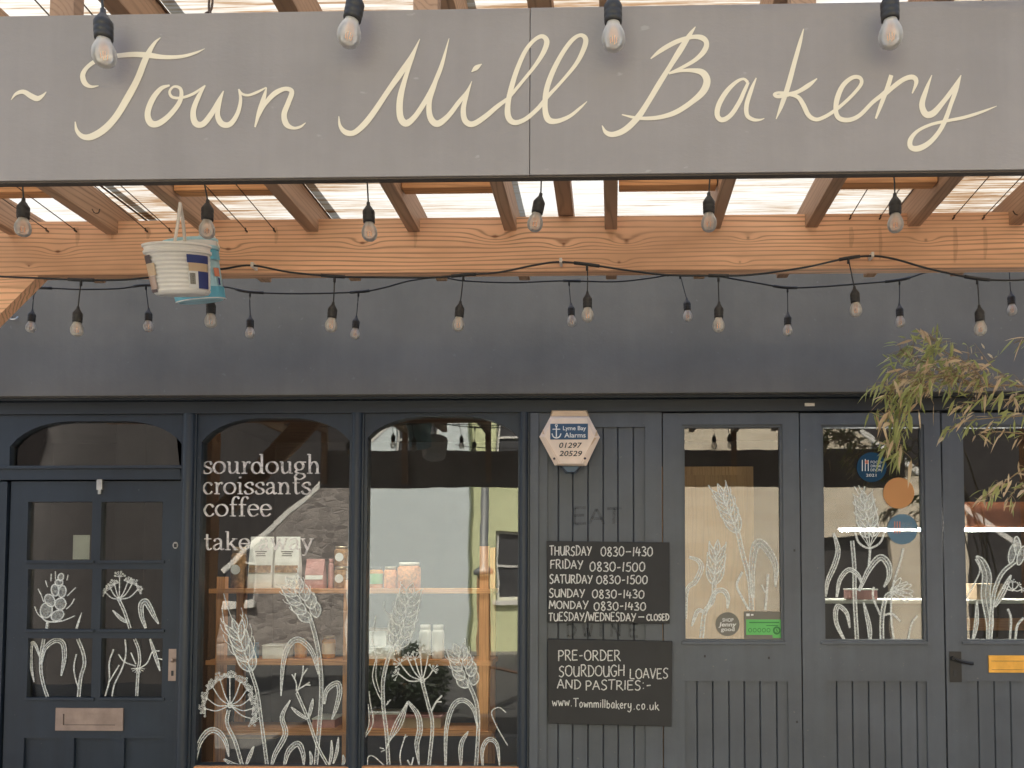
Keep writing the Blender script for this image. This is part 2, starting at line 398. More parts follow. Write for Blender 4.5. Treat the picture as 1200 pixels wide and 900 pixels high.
class Brush:
    """paint strokes on a vertical surface at depth Y, measured in photo pixels; every stroke lies a hair above the one before"""
    def __init__(self, Y, g=1.0): self.bm = B(); self.Y = Y; self.k = 0; self.g = g; self.h = 2.2e-6 if Y > 3 else 5e-7
    def stroke(self, pts, w=None, T=None, smooth=True, n=5, mi=0):
        q = []
        for p in pts:
            x, y = p[0], p[1]; ww = p[2] if len(p) > 2 else w * self.g
            if T: x, y, ww = T[0] + x * T[2], T[1] + y * T[2], ww * (T[2] if len(p) > 2 or w is None else 1)
            q.append((x, y, ww))
        if smooth: q = catmull(q, n)
        L = []
        for i, (x, y, ww) in enumerate(q):
            a = q[max(i - 1, 0)]; b = q[min(i + 1, len(q) - 1)]
            dx, dy = b[0] - a[0], b[1] - a[1]; l = math.hypot(dx, dy) or 1
            nx, ny = -dy / l * ww / 2, dx / l * ww / 2
            Y = self.Y - self.k * self.h; self.k += 1
            L.append((self.bm.verts.new(W(x + nx, y + ny, Y)), self.bm.verts.new(W(x - nx, y - ny, Y))))
        for (a, b), (c, d) in zip(L, L[1:]):
            self.bm.faces.new((a, b, d, c)).material_index = mi
    def poly(self, pts, T=None, mi=0):
        Y = self.Y - self.k * self.h; self.k += 3
        if T: pts = [(T[0] + x * T[2], T[1] + y * T[2]) for x, y in pts]
        self.bm.faces.new([self.bm.verts.new(W(x, y, Y)) for x, y in pts]).material_index = mi
    def oval(self, cx, cy, rx, ry, ang=0, w=1.2, T=None, fill=None, mi=0):
        c, s = math.cos(ang), math.sin(ang); P = []
        for i in range(15):
            a = 2 * math.pi * i / 14; x, y = rx * math.cos(a), ry * math.sin(a)
            P.append((cx + x * c - y * s, cy + x * s + y * c))
        if fill is not None: self.poly(P[:-1], T, fill)
        self.stroke(P, w, T, False, mi=mi)
    def almond(self, cx, cy, rx, ry, ang, w=1.2, T=None, fill=None, mi=0):
        c, s = math.cos(ang), math.sin(ang); tr = lambda x, y: (cx + x * c - y * s, cy + x * s + y * c)
        up = [tr(rx * x, ry * y) for x, y in ((-1, 0), (-.75, .55), (-.3, .98), (.2, .9), (.65, .48), (1.08, 0))]
        dn = [tr(rx * x, -ry * y) for x, y in ((-1, 0), (-.75, .55), (-.3, .98), (.2, .9), (.65, .48), (1.08, 0))]
        if fill is not None: self.poly(up + dn[-2:0:-1], T, fill)
        for P in (up, dn): self.stroke([(x, y, (w / (T[2] if T else 1)) * q) for (x, y), q in zip(P, (1.1, 1.3, .9, 1.2, 1.0, .6))], None, T, True, 3, mi)
        self.stroke([tr(-rx * .6, ry * .1), tr(rx * .5, -ry * .1)], w * .5, T, False, mi=mi)
    def done(self, name, mat, parent=None):
        return obj(name, self.bm, mat, parent, smooth=None)

# ------------------------------------------------------------------ hand lettering (stroke alphabets)
G = {  # capitals and figures: width, strokes ('s' = curved)
 'A': (.72, [[(0, 0), (.34, 1), (.7, 0)], [(.1, .36), (.6, .36)]]),
 'B': (.66, [[(.05, 0), (.05, 1)], ['s', (.0, 1), (.45, .95), (.45, .6), (.05, .54), (.6, .45), (.55, .06), (0, 0)]]),
 'C': (.68, [['s', (.66, .84), (.36, 1), (.06, .7), (.05, .3), (.3, 0), (.66, .14)]]),
 'D': (.74, [[(.1, 0), (.1, 1)], ['s', (0, 1), (.42, .96), (.7, .55), (.48, .1), (0, 0)]]),
 'E': (.62, [[(.6, 1), (.06, 1), (.05, 0), (.6, .02)], [(.05, .52), (.5, .54)]]),
 'F': (.6, [[(.62, 1), (.06, .98), (.05, 0)], [(.05, .52), (.48, .54)]]),
 'G': (.76, [['s', (.68, .85), (.36, 1), (.06, .68), (.06, .3), (.34, 0), (.62, .12), (.66, .42)], [(.4, .44), (.74, .44)]]),
 'H': (.72, [[(.06, 1), (.05, 0)], [(.66, 1), (.65, 0)], [(.05, .5), (.66, .52)]]),
 'I': (.2, [[(.1, 1), (.1, 0)]]),
 'K': (.66, [[(.06, 1), (.05, 0)], [(.62, 1), (.08, .45)], [(.2, .55), (.7, -.05)]]),
 'L': (.58, [[(.08, 1), (.05, .02), (.56, 0)]]),
 'M': (.86, [[(.03, 0), (.12, 1), (.42, .3), (.72, 1), (.82, 0)]]),
 'N': (.74, [[(.05, 0), (.07, 1), (.65, .02), (.68, 1)]]),
 'O': (.78, [['s', (.4, 1), (.08, .8), (.05, .25), (.38, 0), (.7, .25), (.68, .8), (.36, 1)]]),
 'P': (.62, [[(.08, -.02), (.06, 1)], ['s', (0, 1), (.4, 1.02), (.58, .76), (.4, .5), (.08, .48)]]),
 'R': (.68, [[(.08, 0), (.06, 1)], ['s', (0, 1), (.4, 1), (.54, .76), (.36, .52), (.1, .48)], [(.24, .5), (.68, -.03)]]),
 'S': (.62, [['s', (.58, .9), (.34, 1.02), (.1, .84), (.16, .6), (.46, .42), (.52, .16), (.28, -.02), (.02, .1)]]),
 'T': (.66, [[(0, .98), (.68, 1.02)], [(.33, 1), (.3, 0)]]),
 'U': (.72, [['s', (.06, 1), (.05, .4), (.2, .03), (.48, .05), (.64, .42), (.66, 1)], [(.66, 1), (.67, 0)]]),
 'V': (.68, [[(.02, 1), (.32, 0), (.68, 1)]]),
 'W': (.96, [[(.02, 1), (.24, 0), (.47, .72), (.7, 0), (.96, 1)]]),
 'Y': (.68, [[(.02, 1), (.34, .48)], [(.7, 1), (.2, -.05)]]),
 '0': (.66, [['s', (.36, 1), (.08, .75), (.06, .25), (.3, 0), (.58, .25), (.58, .78), (.34, 1)]]),
 '1': (.26, [[(.16, 1), (.1, 0)]]),
 '2': (.62, [['s', (.06, .8), (.3, 1.02), (.55, .8), (.4, .45), (.04, 0)], [(.04, 0), (.6, .02)]]),
 '3': (.6, [['s', (.06, .9), (.34, 1.0), (.5, .78), (.24, .54), (.54, .34), (.42, .03), (.02, .08)]]),
 '4': (.6, [[(.2, 1), (.02, .38), (.6, .42)], [(.46, .8), (.4, 0)]]),
 '5': (.6, [[(.58, 1), (.18, .97), (.12, .58)], ['s', (.12, .58), (.42, .62), (.56, .32), (.36, 0), (.02, .08)]]),
 '8': (.6, [['s', (.5, .86), (.3, 1.02), (.1, .82), (.28, .54), (.54, .26), (.34, -.02), (.08, .2), (.28, .52), (.5, .86)]]),
 '-': (.5, [[(.06, .46), (.44, .5)]]), '–': (.78, [[(.08, .46), (.7, .48)]]), '/': (.4, [[(.42, 1.15), (0, -.15)]]),
 ':': (.3, [[(.12, .75), (.16, .68)], [(.12, .2), (.16, .13)]]), '.': (.26, [[(.08, .06), (.14, .0)]]), ' ': (.42, []),
 'a': (.5, [['s', (.4, .6), (.18, .66), (.04, .3), (.18, 0), (.38, .2), (.4, .6)], [(.4, .64), (.44, 0)]]),
 'b': (.5, [[(.06, 1), (.06, 0)], ['s', (.06, .4), (.26, .64), (.44, .34), (.26, 0), (.06, .12)]]),
 'c': (.44, [['s', (.4, .56), (.2, .66), (.04, .34), (.18, 0), (.42, .1)]]),
 'e': (.46, [['s', (.04, .34), (.4, .36), (.26, .66), (.04, .36), (.18, 0), (.42, .1)]]),
 'i': (.2, [[(.1, .64), (.1, 0)], [(.1, .9), (.12, .84)]]),
 'k': (.46, [[(.06, 1), (.06, 0)], [(.4, .64), (.08, .3)], [(.16, .38), (.5, -.1)]]),
 'l': (.18, [[(.09, 1), (.08, 0)]]),
 'm': (.74, [[(.05, .64), (.06, 0)], ['s', (.06, .4), (.2, .64), (.34, .5), (.34, 0)], ['s', (.34, .4), (.5, .64), (.64, .5), (.66, 0)]]),
 'n': (.5, [[(.05, .64), (.06, 0)], ['s', (.06, .4), (.24, .64), (.4, .5), (.42, 0)]]),
 'o': (.5, [['s', (.25, .66), (.06, .4), (.2, 0), (.42, .2), (.4, .55), (.22, .66)]]),
 'r': (.38, [[(.05, .64), (.06, 0)], ['s', (.06, .36), (.2, .62), (.36, .6)]]),
 't': (.44, [[(.0, .66), (.46, .7)], [(.22, .7), (.2, 0), (.34, .02)]]),
 'u': (.5, [['s', (.05, .64), (.08, .1), (.28, .03), (.42, .3)], [(.42, .64), (.44, 0)]]),
 'w': (.62, [[(.03, .64), (.16, .02), (.31, .5), (.46, .02), (.62, .66)]]),
 'y': (.5, [['s', (.05, .62), (.1, .16), (.3, .12), (.42, .4)], ['s', (.44, .62), (.42, -.1), (.24, -.42), (-.04, -.3)]]),
}
def chalk_text(br, s, x0, x1, yb, cap, w=1.5, slope=0.0, mi=0, jit=.04, rng=random.Random(3)):
    tot = sum(G[c][0] + .12 for c in s) - .12
    k = (x1 - x0) / tot; x = x0
    for c in s:
        wd, st = G[c]; dy = rng.uniform(-jit, jit); dh = rng.uniform(.94, 1.06)
        for q in st:
            sm = q[0] == 's'; P = q[1:] if sm else q
            if not sm and len(P) > 2:
                for a, b in zip(P, P[1:]):
                    br.stroke([(x + u[0] * k, yb - (u[1] * dh + dy) * cap + slope * (x + u[0] * k - x0)) for u in (a, b)], w, None, False, mi=mi)
            else:
                br.stroke([(x + u[0] * k + rng.uniform(-jit, jit) * k * .5, yb - (u[1] * dh + dy) * cap + slope * (x + u[0] * k - x0)) for u in P], w, None, sm, 4, mi=mi)
        x += (wd + .12) * k
def ell(cx, cy, rx, ry, n=16, a0=90):
    return ['s'] + [(cx + rx * math.cos(R(a0) + 2 * math.pi * i / n), cy + ry * math.sin(R(a0) + 2 * math.pi * i / n)) for i in range(n + 1)]
SER = lambda *p: ['h'] + [(a, y) for (a, b, y) in p for a in (a, b)]
S_ = {  # old-style serif lower case, x-height 1; 'h' lists horizontal serif pairs
 's': (.72, [['s', (.62, .74), (.56, .95), (.33, .98), (.13, .76), (.3, .56), (.5, .45), (.63, .23), (.45, .02), (.18, .05), (.08, .28)]], []),
 'o': (.88, [ell(.42, .5, .36, .47)], []),
 'u': (.95, [['s', (.2, .97), (.2, .5), (.22, .2), (.34, .04), (.5, .08), (.68, .3)], [(.7, .97), (.7, .02)]], [(.04, .22, .97), (.54, .72, .97), (.7, .88, .03)]),
 'r': (.66, [[(.22, 0), (.22, .97)], ['s', (.22, .55), (.36, .88), (.5, .97), (.6, .86)]], [(.03, .42, .03), (.04, .22, .97)]),
 'd': (.95, [ell(.36, .48, .29, .46), [(.7, .02), (.7, 1.6)]], [(.53, .7, 1.58), (.7, .88, .03)]),
 'g': (.82, [ell(.36, .64, .26, .33), ['s', (.26, .34), (.12, .16), (.3, .04), (.62, -.04), (.7, -.26), (.38, -.48), (.08, -.3), (.2, -.02)]], [(.54, .8, .95)]),
 'h': (1.0, [[(.22, 0), (.22, 1.6)], ['s', (.22, .6), (.4, .93), (.6, .93), (.72, .66), (.72, .3), (.72, 0)]], [(.05, .22, 1.58), (.04, .4, .03), (.56, .9, .03)]),
 'c': (.76, [['s', (.66, .76), (.5, .96), (.26, .92), (.09, .5), (.26, .08), (.5, .03), (.68, .24)]], []),
 'i': (.46, [[(.23, 0), (.23, .97)], [(.23, 1.33), (.23, 1.48)]], [(.05, .23, .97), (.05, .42, .03)]),
 'a': (.8, [['s', (.12, .74), (.22, .94), (.4, .97), (.55, .82), (.56, .5), (.56, .18), (.66, .03), (.78, .12)], ['s', (.56, .58), (.24, .46), (.1, .24), (.22, .03), (.42, .1), (.56, .3)]], []),
 'n': (1.0, [[(.22, 0), (.22, .97)], ['s', (.22, .6), (.4, .93), (.6, .93), (.72, .66), (.72, .3), (.72, 0)]], [(.05, .22, .97), (.04, .4, .03), (.56, .9, .03)]),
 't': (.58, [['s', (.24, 1.36), (.24, .8), (.25, .22), (.36, .03), (.54, .14)]], [(.04, .52, .96)]),
 'f': (.58, [['s', (.66, 1.44), (.54, 1.6), (.36, 1.56), (.25, 1.25), (.25, .6), (.25, 0)]], [(.05, .52, .96), (.06, .44, .03)]),
 'e': (.8, [['s', (.12, .56), (.66, .57), (.64, .82), (.42, .97), (.18, .86), (.09, .5), (.22, .1), (.46, .02), (.7, .22)]], []),
 'k': (.92, [[(.22, 0), (.22, 1.6)], [(.24, .4), (.66, .95)], [(.38, .6), (.76, .02)]], [(.05, .22, 1.58), (.04, .4, .03), (.6, .9, .03), (.5, .84, .96)]),
 'w': (1.2, [[(.12, .97), (.36, 0)], [(.36, 0), (.58, .9)], [(.56, .97), (.82, 0)], [(.82, 0), (1.06, .97)]], [(0, .28, .97), (.46, .7, .97), (.94, 1.18, .97)]),
 'y': (.88, [[(.12, .97), (.44, .05)], ['s', (.76, .97), (.44, .05), (.28, -.42), (.1, -.42)]], [(.0, .3, .97), (.6, .88, .97)]),
 ' ': (.5, [], []),
}
def serif_text(br, s, x0, x1, yb, xh, mi=0):
    k = (x1 - x0) / sum(S_[c][0] for c in s); x = x0
    for c in s:
        wd, st, se = S_[c]
        for q in st:
            sm = q[0] == 's'; P = q[1:] if sm else q
            P = catmull([(p[0], p[1]) for p in P], 4) if sm else [(P[0][0] + (P[-1][0] - P[0][0]) * i / 3, P[0][1] + (P[-1][1] - P[0][1]) * i / 3) for i in range(4)]
            out = []
            for i, p in enumerate(P):
                a, b = P[max(i - 1, 0)], P[min(i + 1, len(P) - 1)]
                dx, dy = b[0] - a[0], b[1] - a[1]; l = math.hypot(dx, dy) or 1
                out.append((x + p[0] * k, yb - p[1] * xh, xh * (.085 + .115 * abs((dy - .25 * dx) / l) ** 1.4)))
            br.stroke(out, None, None, False, mi=mi)
        for a, b, y in se:
            br.stroke([(x + a * k, yb - y * xh), (x + b * k, yb - y * xh)], xh * .09, None, False, mi=mi)
        x += wd * k
def type_text(body, px, py, Y, hpx, parent, mat, name='lettering', align='CENTER', wpx=None, shear=0.0, bold=0.0, join=None):
    """printed lettering: centre / baseline at pixel, cap height in pixels; real raised mesh"""
    c = bpy.data.curves.new('t', 'FONT'); c.body = body; c.size = 1; c.align_x = align; c.shear = shear; c.offset = bold; c.resolution_u = 3
    o = bpy.data.objects.new('t', c); COL.objects.link(o)
    dg = bpy.context.evaluated_depsgraph_get(); dg.update()
    me = bpy.data.meshes.new_from_object(o.evaluated_get(dg)); bpy.data.objects.remove(o); bpy.data.curves.remove(c)
    xs = [v.co.x for v in me.vertices]; wd = max(xs) - min(xs)
    s = hpx / .73; kx = (wpx / wd) if wpx else s
    for v in me.vertices: v.co = W(px + v.co.x * kx, py - v.co.y * s, Y)
    bm = B(); bm.from_mesh(me); bpy.data.meshes.remove(me)
    if join is not None:
        tmp = bpy.data.meshes.new('x'); bm.to_mesh(tmp); bm.free(); join.from_mesh(tmp); bpy.data.meshes.remove(tmp); return
    return obj(name, bm, mat, parent, smooth=None)

# ================================================================== SETTING
D = 4.2                                   # depth of the shop front
bm = B(); g = 120
bm.faces.new([bm.verts.new(p) for p in ((-g, -g, 0), (g, -g, 0), (g, g, 0), (-g, g, 0))])
struct('ground', bm, 'paving')
bm = B(); bm.faces.new([bm.verts.new(p) for p in ((-60, -7.0, .004), (60, -7.0, .004), (60, .4, .004), (-60, .4, .004))])
struct('road', bm, paint('asphalt', (.075, .073, .07), .9, .25, 3, .4, 60))

# ================================================================== THE BAKERY BUILDING
bld = thing('bakery_building', (0, D, 0), 'dark grey painted bakery shopfront with arched windows and panelled doors', 'building')
FW = 4.10                                 # front of the upper wall
zb = Z(461, FW)                           # its lower edge
def part(name, bm, mat, parent=bld, smooth=False): return obj(name, bm, mat, parent, smooth)
bm = B(); box(bm, -5.4, 5.4, FW, FW + .25, zb, 4.0, .004)
part('fascia_wall', bm, 'fascia')
# building body behind: side walls, roof slab, back wall, ceiling, floor
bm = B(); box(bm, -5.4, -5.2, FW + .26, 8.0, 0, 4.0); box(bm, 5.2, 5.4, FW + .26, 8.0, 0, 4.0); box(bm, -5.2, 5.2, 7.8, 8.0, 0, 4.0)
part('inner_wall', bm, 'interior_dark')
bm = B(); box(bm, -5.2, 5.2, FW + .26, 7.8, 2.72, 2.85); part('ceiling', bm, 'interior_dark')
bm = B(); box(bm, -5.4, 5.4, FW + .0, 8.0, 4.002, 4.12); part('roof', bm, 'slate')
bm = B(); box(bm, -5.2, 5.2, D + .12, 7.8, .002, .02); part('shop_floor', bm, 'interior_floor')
YF0 = D + .006
bm = B()
box(bm, -5.2, 5.2, D - .012, D + .12, Z(483, D), Z(468.5, D), .003); box(bm, -5.2, 5.2, YF0 + .051, D + .12, Z(486, D), Z(482, D))  # second box: hidden strip added to stop lamp light leaking over the doors
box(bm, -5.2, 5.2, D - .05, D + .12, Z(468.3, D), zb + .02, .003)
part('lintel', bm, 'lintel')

# ---- plain timber between the openings
def mullion(px, mat, wpx=13, top=483):
    cx = X(px, D); r = wpx * D / 2000
    bm = B(); pr = []
    for i in range(13):
        a = math.pi * i / 12; pr.append((cx - r * math.cos(a), D - .006 - r * .9 * math.sin(a)))
    z0, z1 = .02, Z(top, D)
    a = [bm.verts.new((x, y, z0)) for x, y in pr]; b = [bm.verts.new((x, y, z1)) for x, y in pr]
    for i in range(12): bm.faces.new((a[i], a[i + 1], b[i + 1], b[i]))
    bm.faces.new((a[0], b[0], b[-1], a[-1]))
    box(bm, cx - r * 1.35, cx + r * 1.35, D - .005, D + .10, z0, z1, .002)
    part('mullion', bm, mat)
mullion(219, 'navy'); mullion(417, 'navy', 12); mullion(613.5, 'navy', 10)
def arch(px0, px1, spring, top, bottom, Y, flat=.18):
    """outline (x, z) of an opening with a flattened arch head"""
    cx = (px0 + px1) / 2; hw = (px1 - px0) / 2; P = [(X(px0, Y), Z(bottom, Y)), (X(px1, Y), Z(bottom, Y))]
    for i in range(25):
        t = 1 - 2 * i / 24
        e = max(0.0, (abs(t) - flat) / (1 - flat))
        y = top + (spring - top) * (1 - math.sqrt(max(0, 1 - (e * .93) ** 2))) / (1 - math.sqrt(1 - .93 ** 2))
        P.append((X(cx + hw * t, Y), Z(y, Y)))
    return P
def rectp(px0, py0, px1, py1, Y):
    cx, cy = (px0 + px1) / 2, (py0 + py1) / 2
    return [(X(px0, Y, cy), Z(py1, Y, cx)), (X(px1, Y, cy), Z(py1, Y, cx)), (X(px1, Y, cy), Z(py0, Y, cx)), (X(px0, Y, cy), Z(py0, Y, cx))]
def offs(pts, k):
    cx = sum(p[0] for p in pts) / len(pts); cz = sum(p[1] for p in pts) / len(pts)
    return [(cx + (x - cx) * k, cz + (z - cz) * k) for x, z in pts]
def pane(outline, Y, parent):
    bm = B(); plate(bm, outline, [], Y, Y + .004)
    return obj('pane', bm, 'glass', parent, smooth=None)
YF = D + .006; YG = D + .035
# ---- fanlight over the left door
fan = B()
hole = arch(7, 212, 521, 491, 546, YF, .3)
plate(fan, rectp(-12, 483.5, 213, 562, YF), [hole], YF, YF + .07)
fl = part('fanlight', fan, 'navy'); pane(offs(hole, 1.03), YG, fl)
bm = B(); pbox(bm, -10, 545.5, 213, 549, YF - .012, .03, .002); obj('glazing_bead', bm, 'navy', fl)
# ---- two shop windows
WIN = []
for (a, b, sp, tp, fr0, fr1) in ((233, 408, 516, 488, 226.5, 410), (429, 607, 512, 486.5, 423.5, 608)):
    bm = B(); hole = arch(a, b, sp, tp, 899, YF)
    plate(bm, rectp(fr0, 483.5, fr1, 935, YF), [hole], YF, YF + .07)
    wv = part('window', bm, 'navy'); WIN.append(wv)
    pane(offs(hole, 1.02), YG, wv)
    bm = B(); pbox(bm, fr0, 899, fr1, 906, YF - .03, .03, .004); obj('sill', bm, 'shelf', wv)
bm = B(); box(bm, X(-60, D), X(622, D), D, D + .08, .02, Z(936, D), .004); part('stall_riser', bm, 'navy')

# ---- the glazed navy door on the left
YD = D + .022
bm = B()
cols, rows = ((32, 107.5), (118, 190)), ((588, 657), (667, 738), (748, 818))
lows = ((25, 67.5), (84, 127.5), (143, 186.5))
holes = [rectp(c[0], r[0], c[1], r[1], YD) for r in rows for c in cols] + [rectp(c[0], 865, c[1], 1075, YD) for c in lows]
plate(bm, rectp(4.5, 564, 206.5, 1130, YD), holes, YD, YD + .045)
dl = part('door', bm, 'navy'); dl['label'] = 'navy half-glazed door with six painted panes'
for h in holes[6:]:
    bm = B(); xs = [p[0] for p in h]; zs = [p[1] for p in h]; box(bm, min(xs) - .005, max(xs) + .005, YD + .016, YD + .036, min(zs) - .005, max(zs) + .005); obj('lower_panel', bm, 'navy', dl)
for h in holes[:6]: pane(offs(h, 1.02), YD + .02, dl)
for r in rows:                                   # bead ledges catching the light
    for c in cols: bm = B(); pbox(bm, c[0] - 3, r[1] - .3, c[1] + 2, r[1] + 3.2, YD - .008, .02, .002); obj('glazing_bead', bm, 'navy', dl)
bm = B(); box(bm, X(207.3, D), X(212.7, D), D + .01, D + .1, .02, Z(562.5, D), .002); box(bm, X(-14, D), X(3.7, D), D + .01, D + .1, .02, Z(562.5, D), .002)
part('door_frame', bm, 'navy')
# letter plate: raised frame and flap
bm = B(); plate(bm, rectp(66, 829.5, 145, 856, YD), [rectp(75, 836.5, 136, 849.5, YD)], YD - .007, YD)
lp = obj('letter_plate', bm, 'copper', dl)
bm = B(); pbox(bm, 75.3, 836.8, 135.7, 849.2, YD - .003, .003); obj('flap', bm, 'copper', dl)
bm = B(); pbox(bm, 197.3, 760.5, 206.5, 798, YD - .004, .004, .001)
c = W(201.8, 774, YD - .02); lathe(bm, [(0, -.011), (.008, -.009), (.011, 0), (.008, .009), (0, .011)], 12, c)
box(bm, c.x - .003, c.x + .003, YD - .02, YD - .003, c.z - .003, c.z + .003)
obj('handle', bm, 'copper', dl)
bm = B(); pbox(bm, 200.5, 786, 203.2, 792, YD - .0055, .002); obj('keyhole', bm, 'ink', dl)
bm = B(); c = W(205.3, 639, YD - .004)
for i in range(2): pass
vs = [bm.verts.new((c.x + .013 * math.cos(a * math.pi / 8), c.y, c.z + .017 * math.sin(a * math.pi / 8))) for a in range(16)]
vt = [bm.verts.new((v.co.x, YD, v.co.z)) for v in vs]; bm.faces.new(vs)
for i in range(16): bm.faces.new((vs[i], vs[(i + 1) % 16], vt[(i + 1) % 16], vt[i]))
obj('lock', bm, 'zinc', dl)
bm = B(); pbox(bm, 203.6, 637, 206.8, 641.5, YD - .0065, .0025); obj('lock_slot', bm, 'ink', dl)
bm = B(); pbox(bm, 113, 561, 119.5, 574, YD - .016, .016, .002); pbox(bm, 114.5, 574, 117.8, 579, YD - .012, .010, .002)
obj('catch', bm, 'zinc', dl)

# ---- boarded bay between window and doors
def boards(bm, pxs, py0, Y, z0, depth=.02):
    """vertical tongue-and-groove boards with V joints"""
    for a, b in zip(pxs, pxs[1:]):
        x0, x1 = X(a, Y, 850), X(b, Y, 850); x0 -= .006 * (a == pxs[0]); x1 += .006 * (b == pxs[-1]); z1 = Z(py0, Y, (a + b) / 2); v = .0045
        P = [(x0 + .0006, Y + depth), (x0 + .0006, Y + v + .003), (x0 + v, Y), (x1 - v, Y), (x1 - .0006, Y + v + .003), (x1 - .0006, Y + depth)]
        lo = [bm.verts.new((x, y, z0)) for x, y in P]; hi = [bm.verts.new((x, y, z1)) for x, y in P]
        for i in range(6): bm.faces.new((lo[i], lo[(i + 1) % 6], hi[(i + 1) % 6], hi[i]))
        bm.faces.new(hi); bm.faces.new(list(reversed(lo)))
bm = B(); plate(bm, rectp(620, 483.5, 776.6, 1125, YF), [rectp(641, 500.5, 756.5, 1090, YF)], YF, YF + .05)
box(bm, X(621, D), X(631, D), D - .008, D + .004, .02, Z(483.5, D), .002)
pn = part('wall_panel', bm, 'charcoal')
bm = B(); boards(bm, [640.5, 654, 671, 689, 707, 724.5, 743, 757], 500, D + .02, .05); obj('boarding', bm, 'charcoal', pn)
br = Brush(D + .0195)
chalk_text(br, 'EAT', 672, 728, 614, 19, 3.2, jit=0)
for px, s in ((664, 'D'), (683, 'W'), (703, 'I'), (716, 'N'), (737, 'E')): chalk_text(br, s, px, px + (2 if s == 'I' else 11), 746, 15, 3.0, jit=0)
br.done('faded_lettering', 'ghost', pn)

# ---- three tall glazed doors on the right
def tall_door(x0, x1, gx0, gx1, gr, label, top=483.8):
    bm = B(); hl = rectp(gx0, 497.5, gx1, 753, YF); h2 = rectp(gr[0], 798.5, gr[-1], 902, YF); h2 = [(x, Z(1095, YF) if i < 2 else z) for i, (x, z) in enumerate(h2)]
    plate(bm, rectp(x0, top, x1, 1125, YF), [hl, h2], YF, YF + .05)
    d = part('door', bm, 'charcoal'); d['label'] = label
    bm = B(); boards(bm, gr, 798, D + .018, .06); obj('boarding', bm, 'charcoal', d)
    bm = B(); Yb = YF + .001
    o = rectp(gx0 - .2, 497.3, gx1 + .2, 753.2, Yb); i = rectp(gx0 + 3, 500.5, gx1 - 3, 749.5, Yb)
    plate(bm, o, [i], YF + .012, YF + .04); obj('glazing_bead', bm, 'charcoal', d)
    bm = B(); pbox(bm, gx0 - 1, 752, gx1 + 3, 755.2, YF - .010, .03, .002); obj('sill', bm, 'charcoal', d)
    pane(rectp(gx0 - 1, 496, gx1 + 1, 755, YF), YG, d)
    return d
dA = tall_door(778, 939.5, 800, 918, [803, 817, 835.5, 854.5, 872.5, 891, 910.5, 924], 'charcoal door with the green and grey stickers on its glass')
dB = tall_door(941, 1107.5, 963.5, 1085, [968.5, 981, 999.5, 1018.5, 1037, 1056, 1075, 1087], 'charcoal door with three round stickers on its glass')
dC = tall_door(1109.5, 1285, 1129, 1264, [1133, 1147, 1166, 1185, 1204, 1223, 1242, 1261], 'charcoal door with brass letter plate and black lever handle')
for px, py in ((826, 769), (901, 771), (931, 645), (934, 846)):
    bm = B(); pbox(bm, px - 1.1, py - 1.4, px + 1.1, py + 1.4, YF - .0015, .003); obj('screw_hole', bm, 'ink', dA)
bm = B(); pbox(bm, 943, 472, 955, 476, D - .018, .012, .002); part('door_stop', bm, 'zinc')
bm = B(); pbox(bm, 1113, 763.5, 1127, 799.5, YF - .005, .005, .0015)
c = W(1118.5, 772, YF - .03)
tube(bm, [(c.x, YF, c.z), (c.x, YF - .032, c.z)], .011, 10, False)
tube(bm, [(c.x - .003, YF - .034, c.z), (c.x + .03, YF - .037, c.z - .012), (c.x + .062, YF - .034, c.z - .020), (c.x + .088, YF - .032, c.z - .024)], .0075, 8)
obj('lever_handle', bm, 'iron', dC)
bm = B(); pbox(bm, 1117.6, 785, 1121, 793, YF - .0068, .002); obj('keyhole', bm, 'ink', dC)
bm = B(); plate(bm, rectp(1158, 768, 1236, 788, YF), [rectp(1161, 771, 1233, 785, YF)], YF - .008, YF)
obj('letter_plate', bm, 'brass', dC)
bm = B(); pbox(bm, 1161.4, 771.3, 1232.6, 774.5, YF - .006, .006); pbox(bm, 1161.4, 775, 1232.6, 784.7, YF - .004, .004)
obj('flap', bm, 'brass', dC)
for a, b in ((X(1286, D), 5.2), (-5.2, X(-14.5, D))):
    bm = B(); box(bm, a, b, YF, YF + .1, .02, Z(483.8, D)); part('side_pier', bm, 'charcoal')

# ---- lettering on the first window
br = Brush(YG - .0015)
serif_text(br, 'sourdough', 236.5, 377, 555, 14.2)
serif_text(br, 'croissants', 237, 365, 579, 13.8)
serif_text(br, 'coffee', 238, 319, 605, 14.2)
serif_text(br, 'take away', 238.5, 368, 644.5, 13.6)
br.done('window_lettering', 'vinyl', WIN[0])

# ---- white painted wild flowers and wheat on the glass
def wheat(br, bx, by, tx, ty, wd, n=4, awn=1.0, T=None, w=1.3, rng=random.Random(5)):
    ax, ay = tx - bx, ty - by; L = math.hypot(ax, ay); ux, uy = ax / L, ay / L; nx, ny = -uy, ux
    an = math.atan2(uy, ux); gl = L / n * .98
    for i in range(n):
        t = (i + .45) / n; k = wd * (1 - .35 * abs(t - .35))
        for s in (-1, 1):
            cx, cy = bx + ax * t + nx * s * k * .3, by + ay * t + ny * s * k * .3
            br.almond(cx, cy, gl, k * .235, an + s * .42, w, T, 1)
            if awn:
                l = L * .34 * awn * rng.uniform(.7, 1.2)
                ex, ey = cx + ux * gl * .8 + nx * s * k * .22, cy + uy * gl * .8 + ny * s * k * .22
                br.stroke([(ex, ey), (ex + ux * l * .5 + nx * s * l * .28, ey + uy * l * .5 + ny * s * l * .28), (ex + ux * l * .95 + nx * s * l * .3, ey + uy * l * .95 + ny * s * l * .3)], w * .75, T, True, 3)
    br.almond(tx, ty, gl * .75, k * .2, an, w, T, 1)
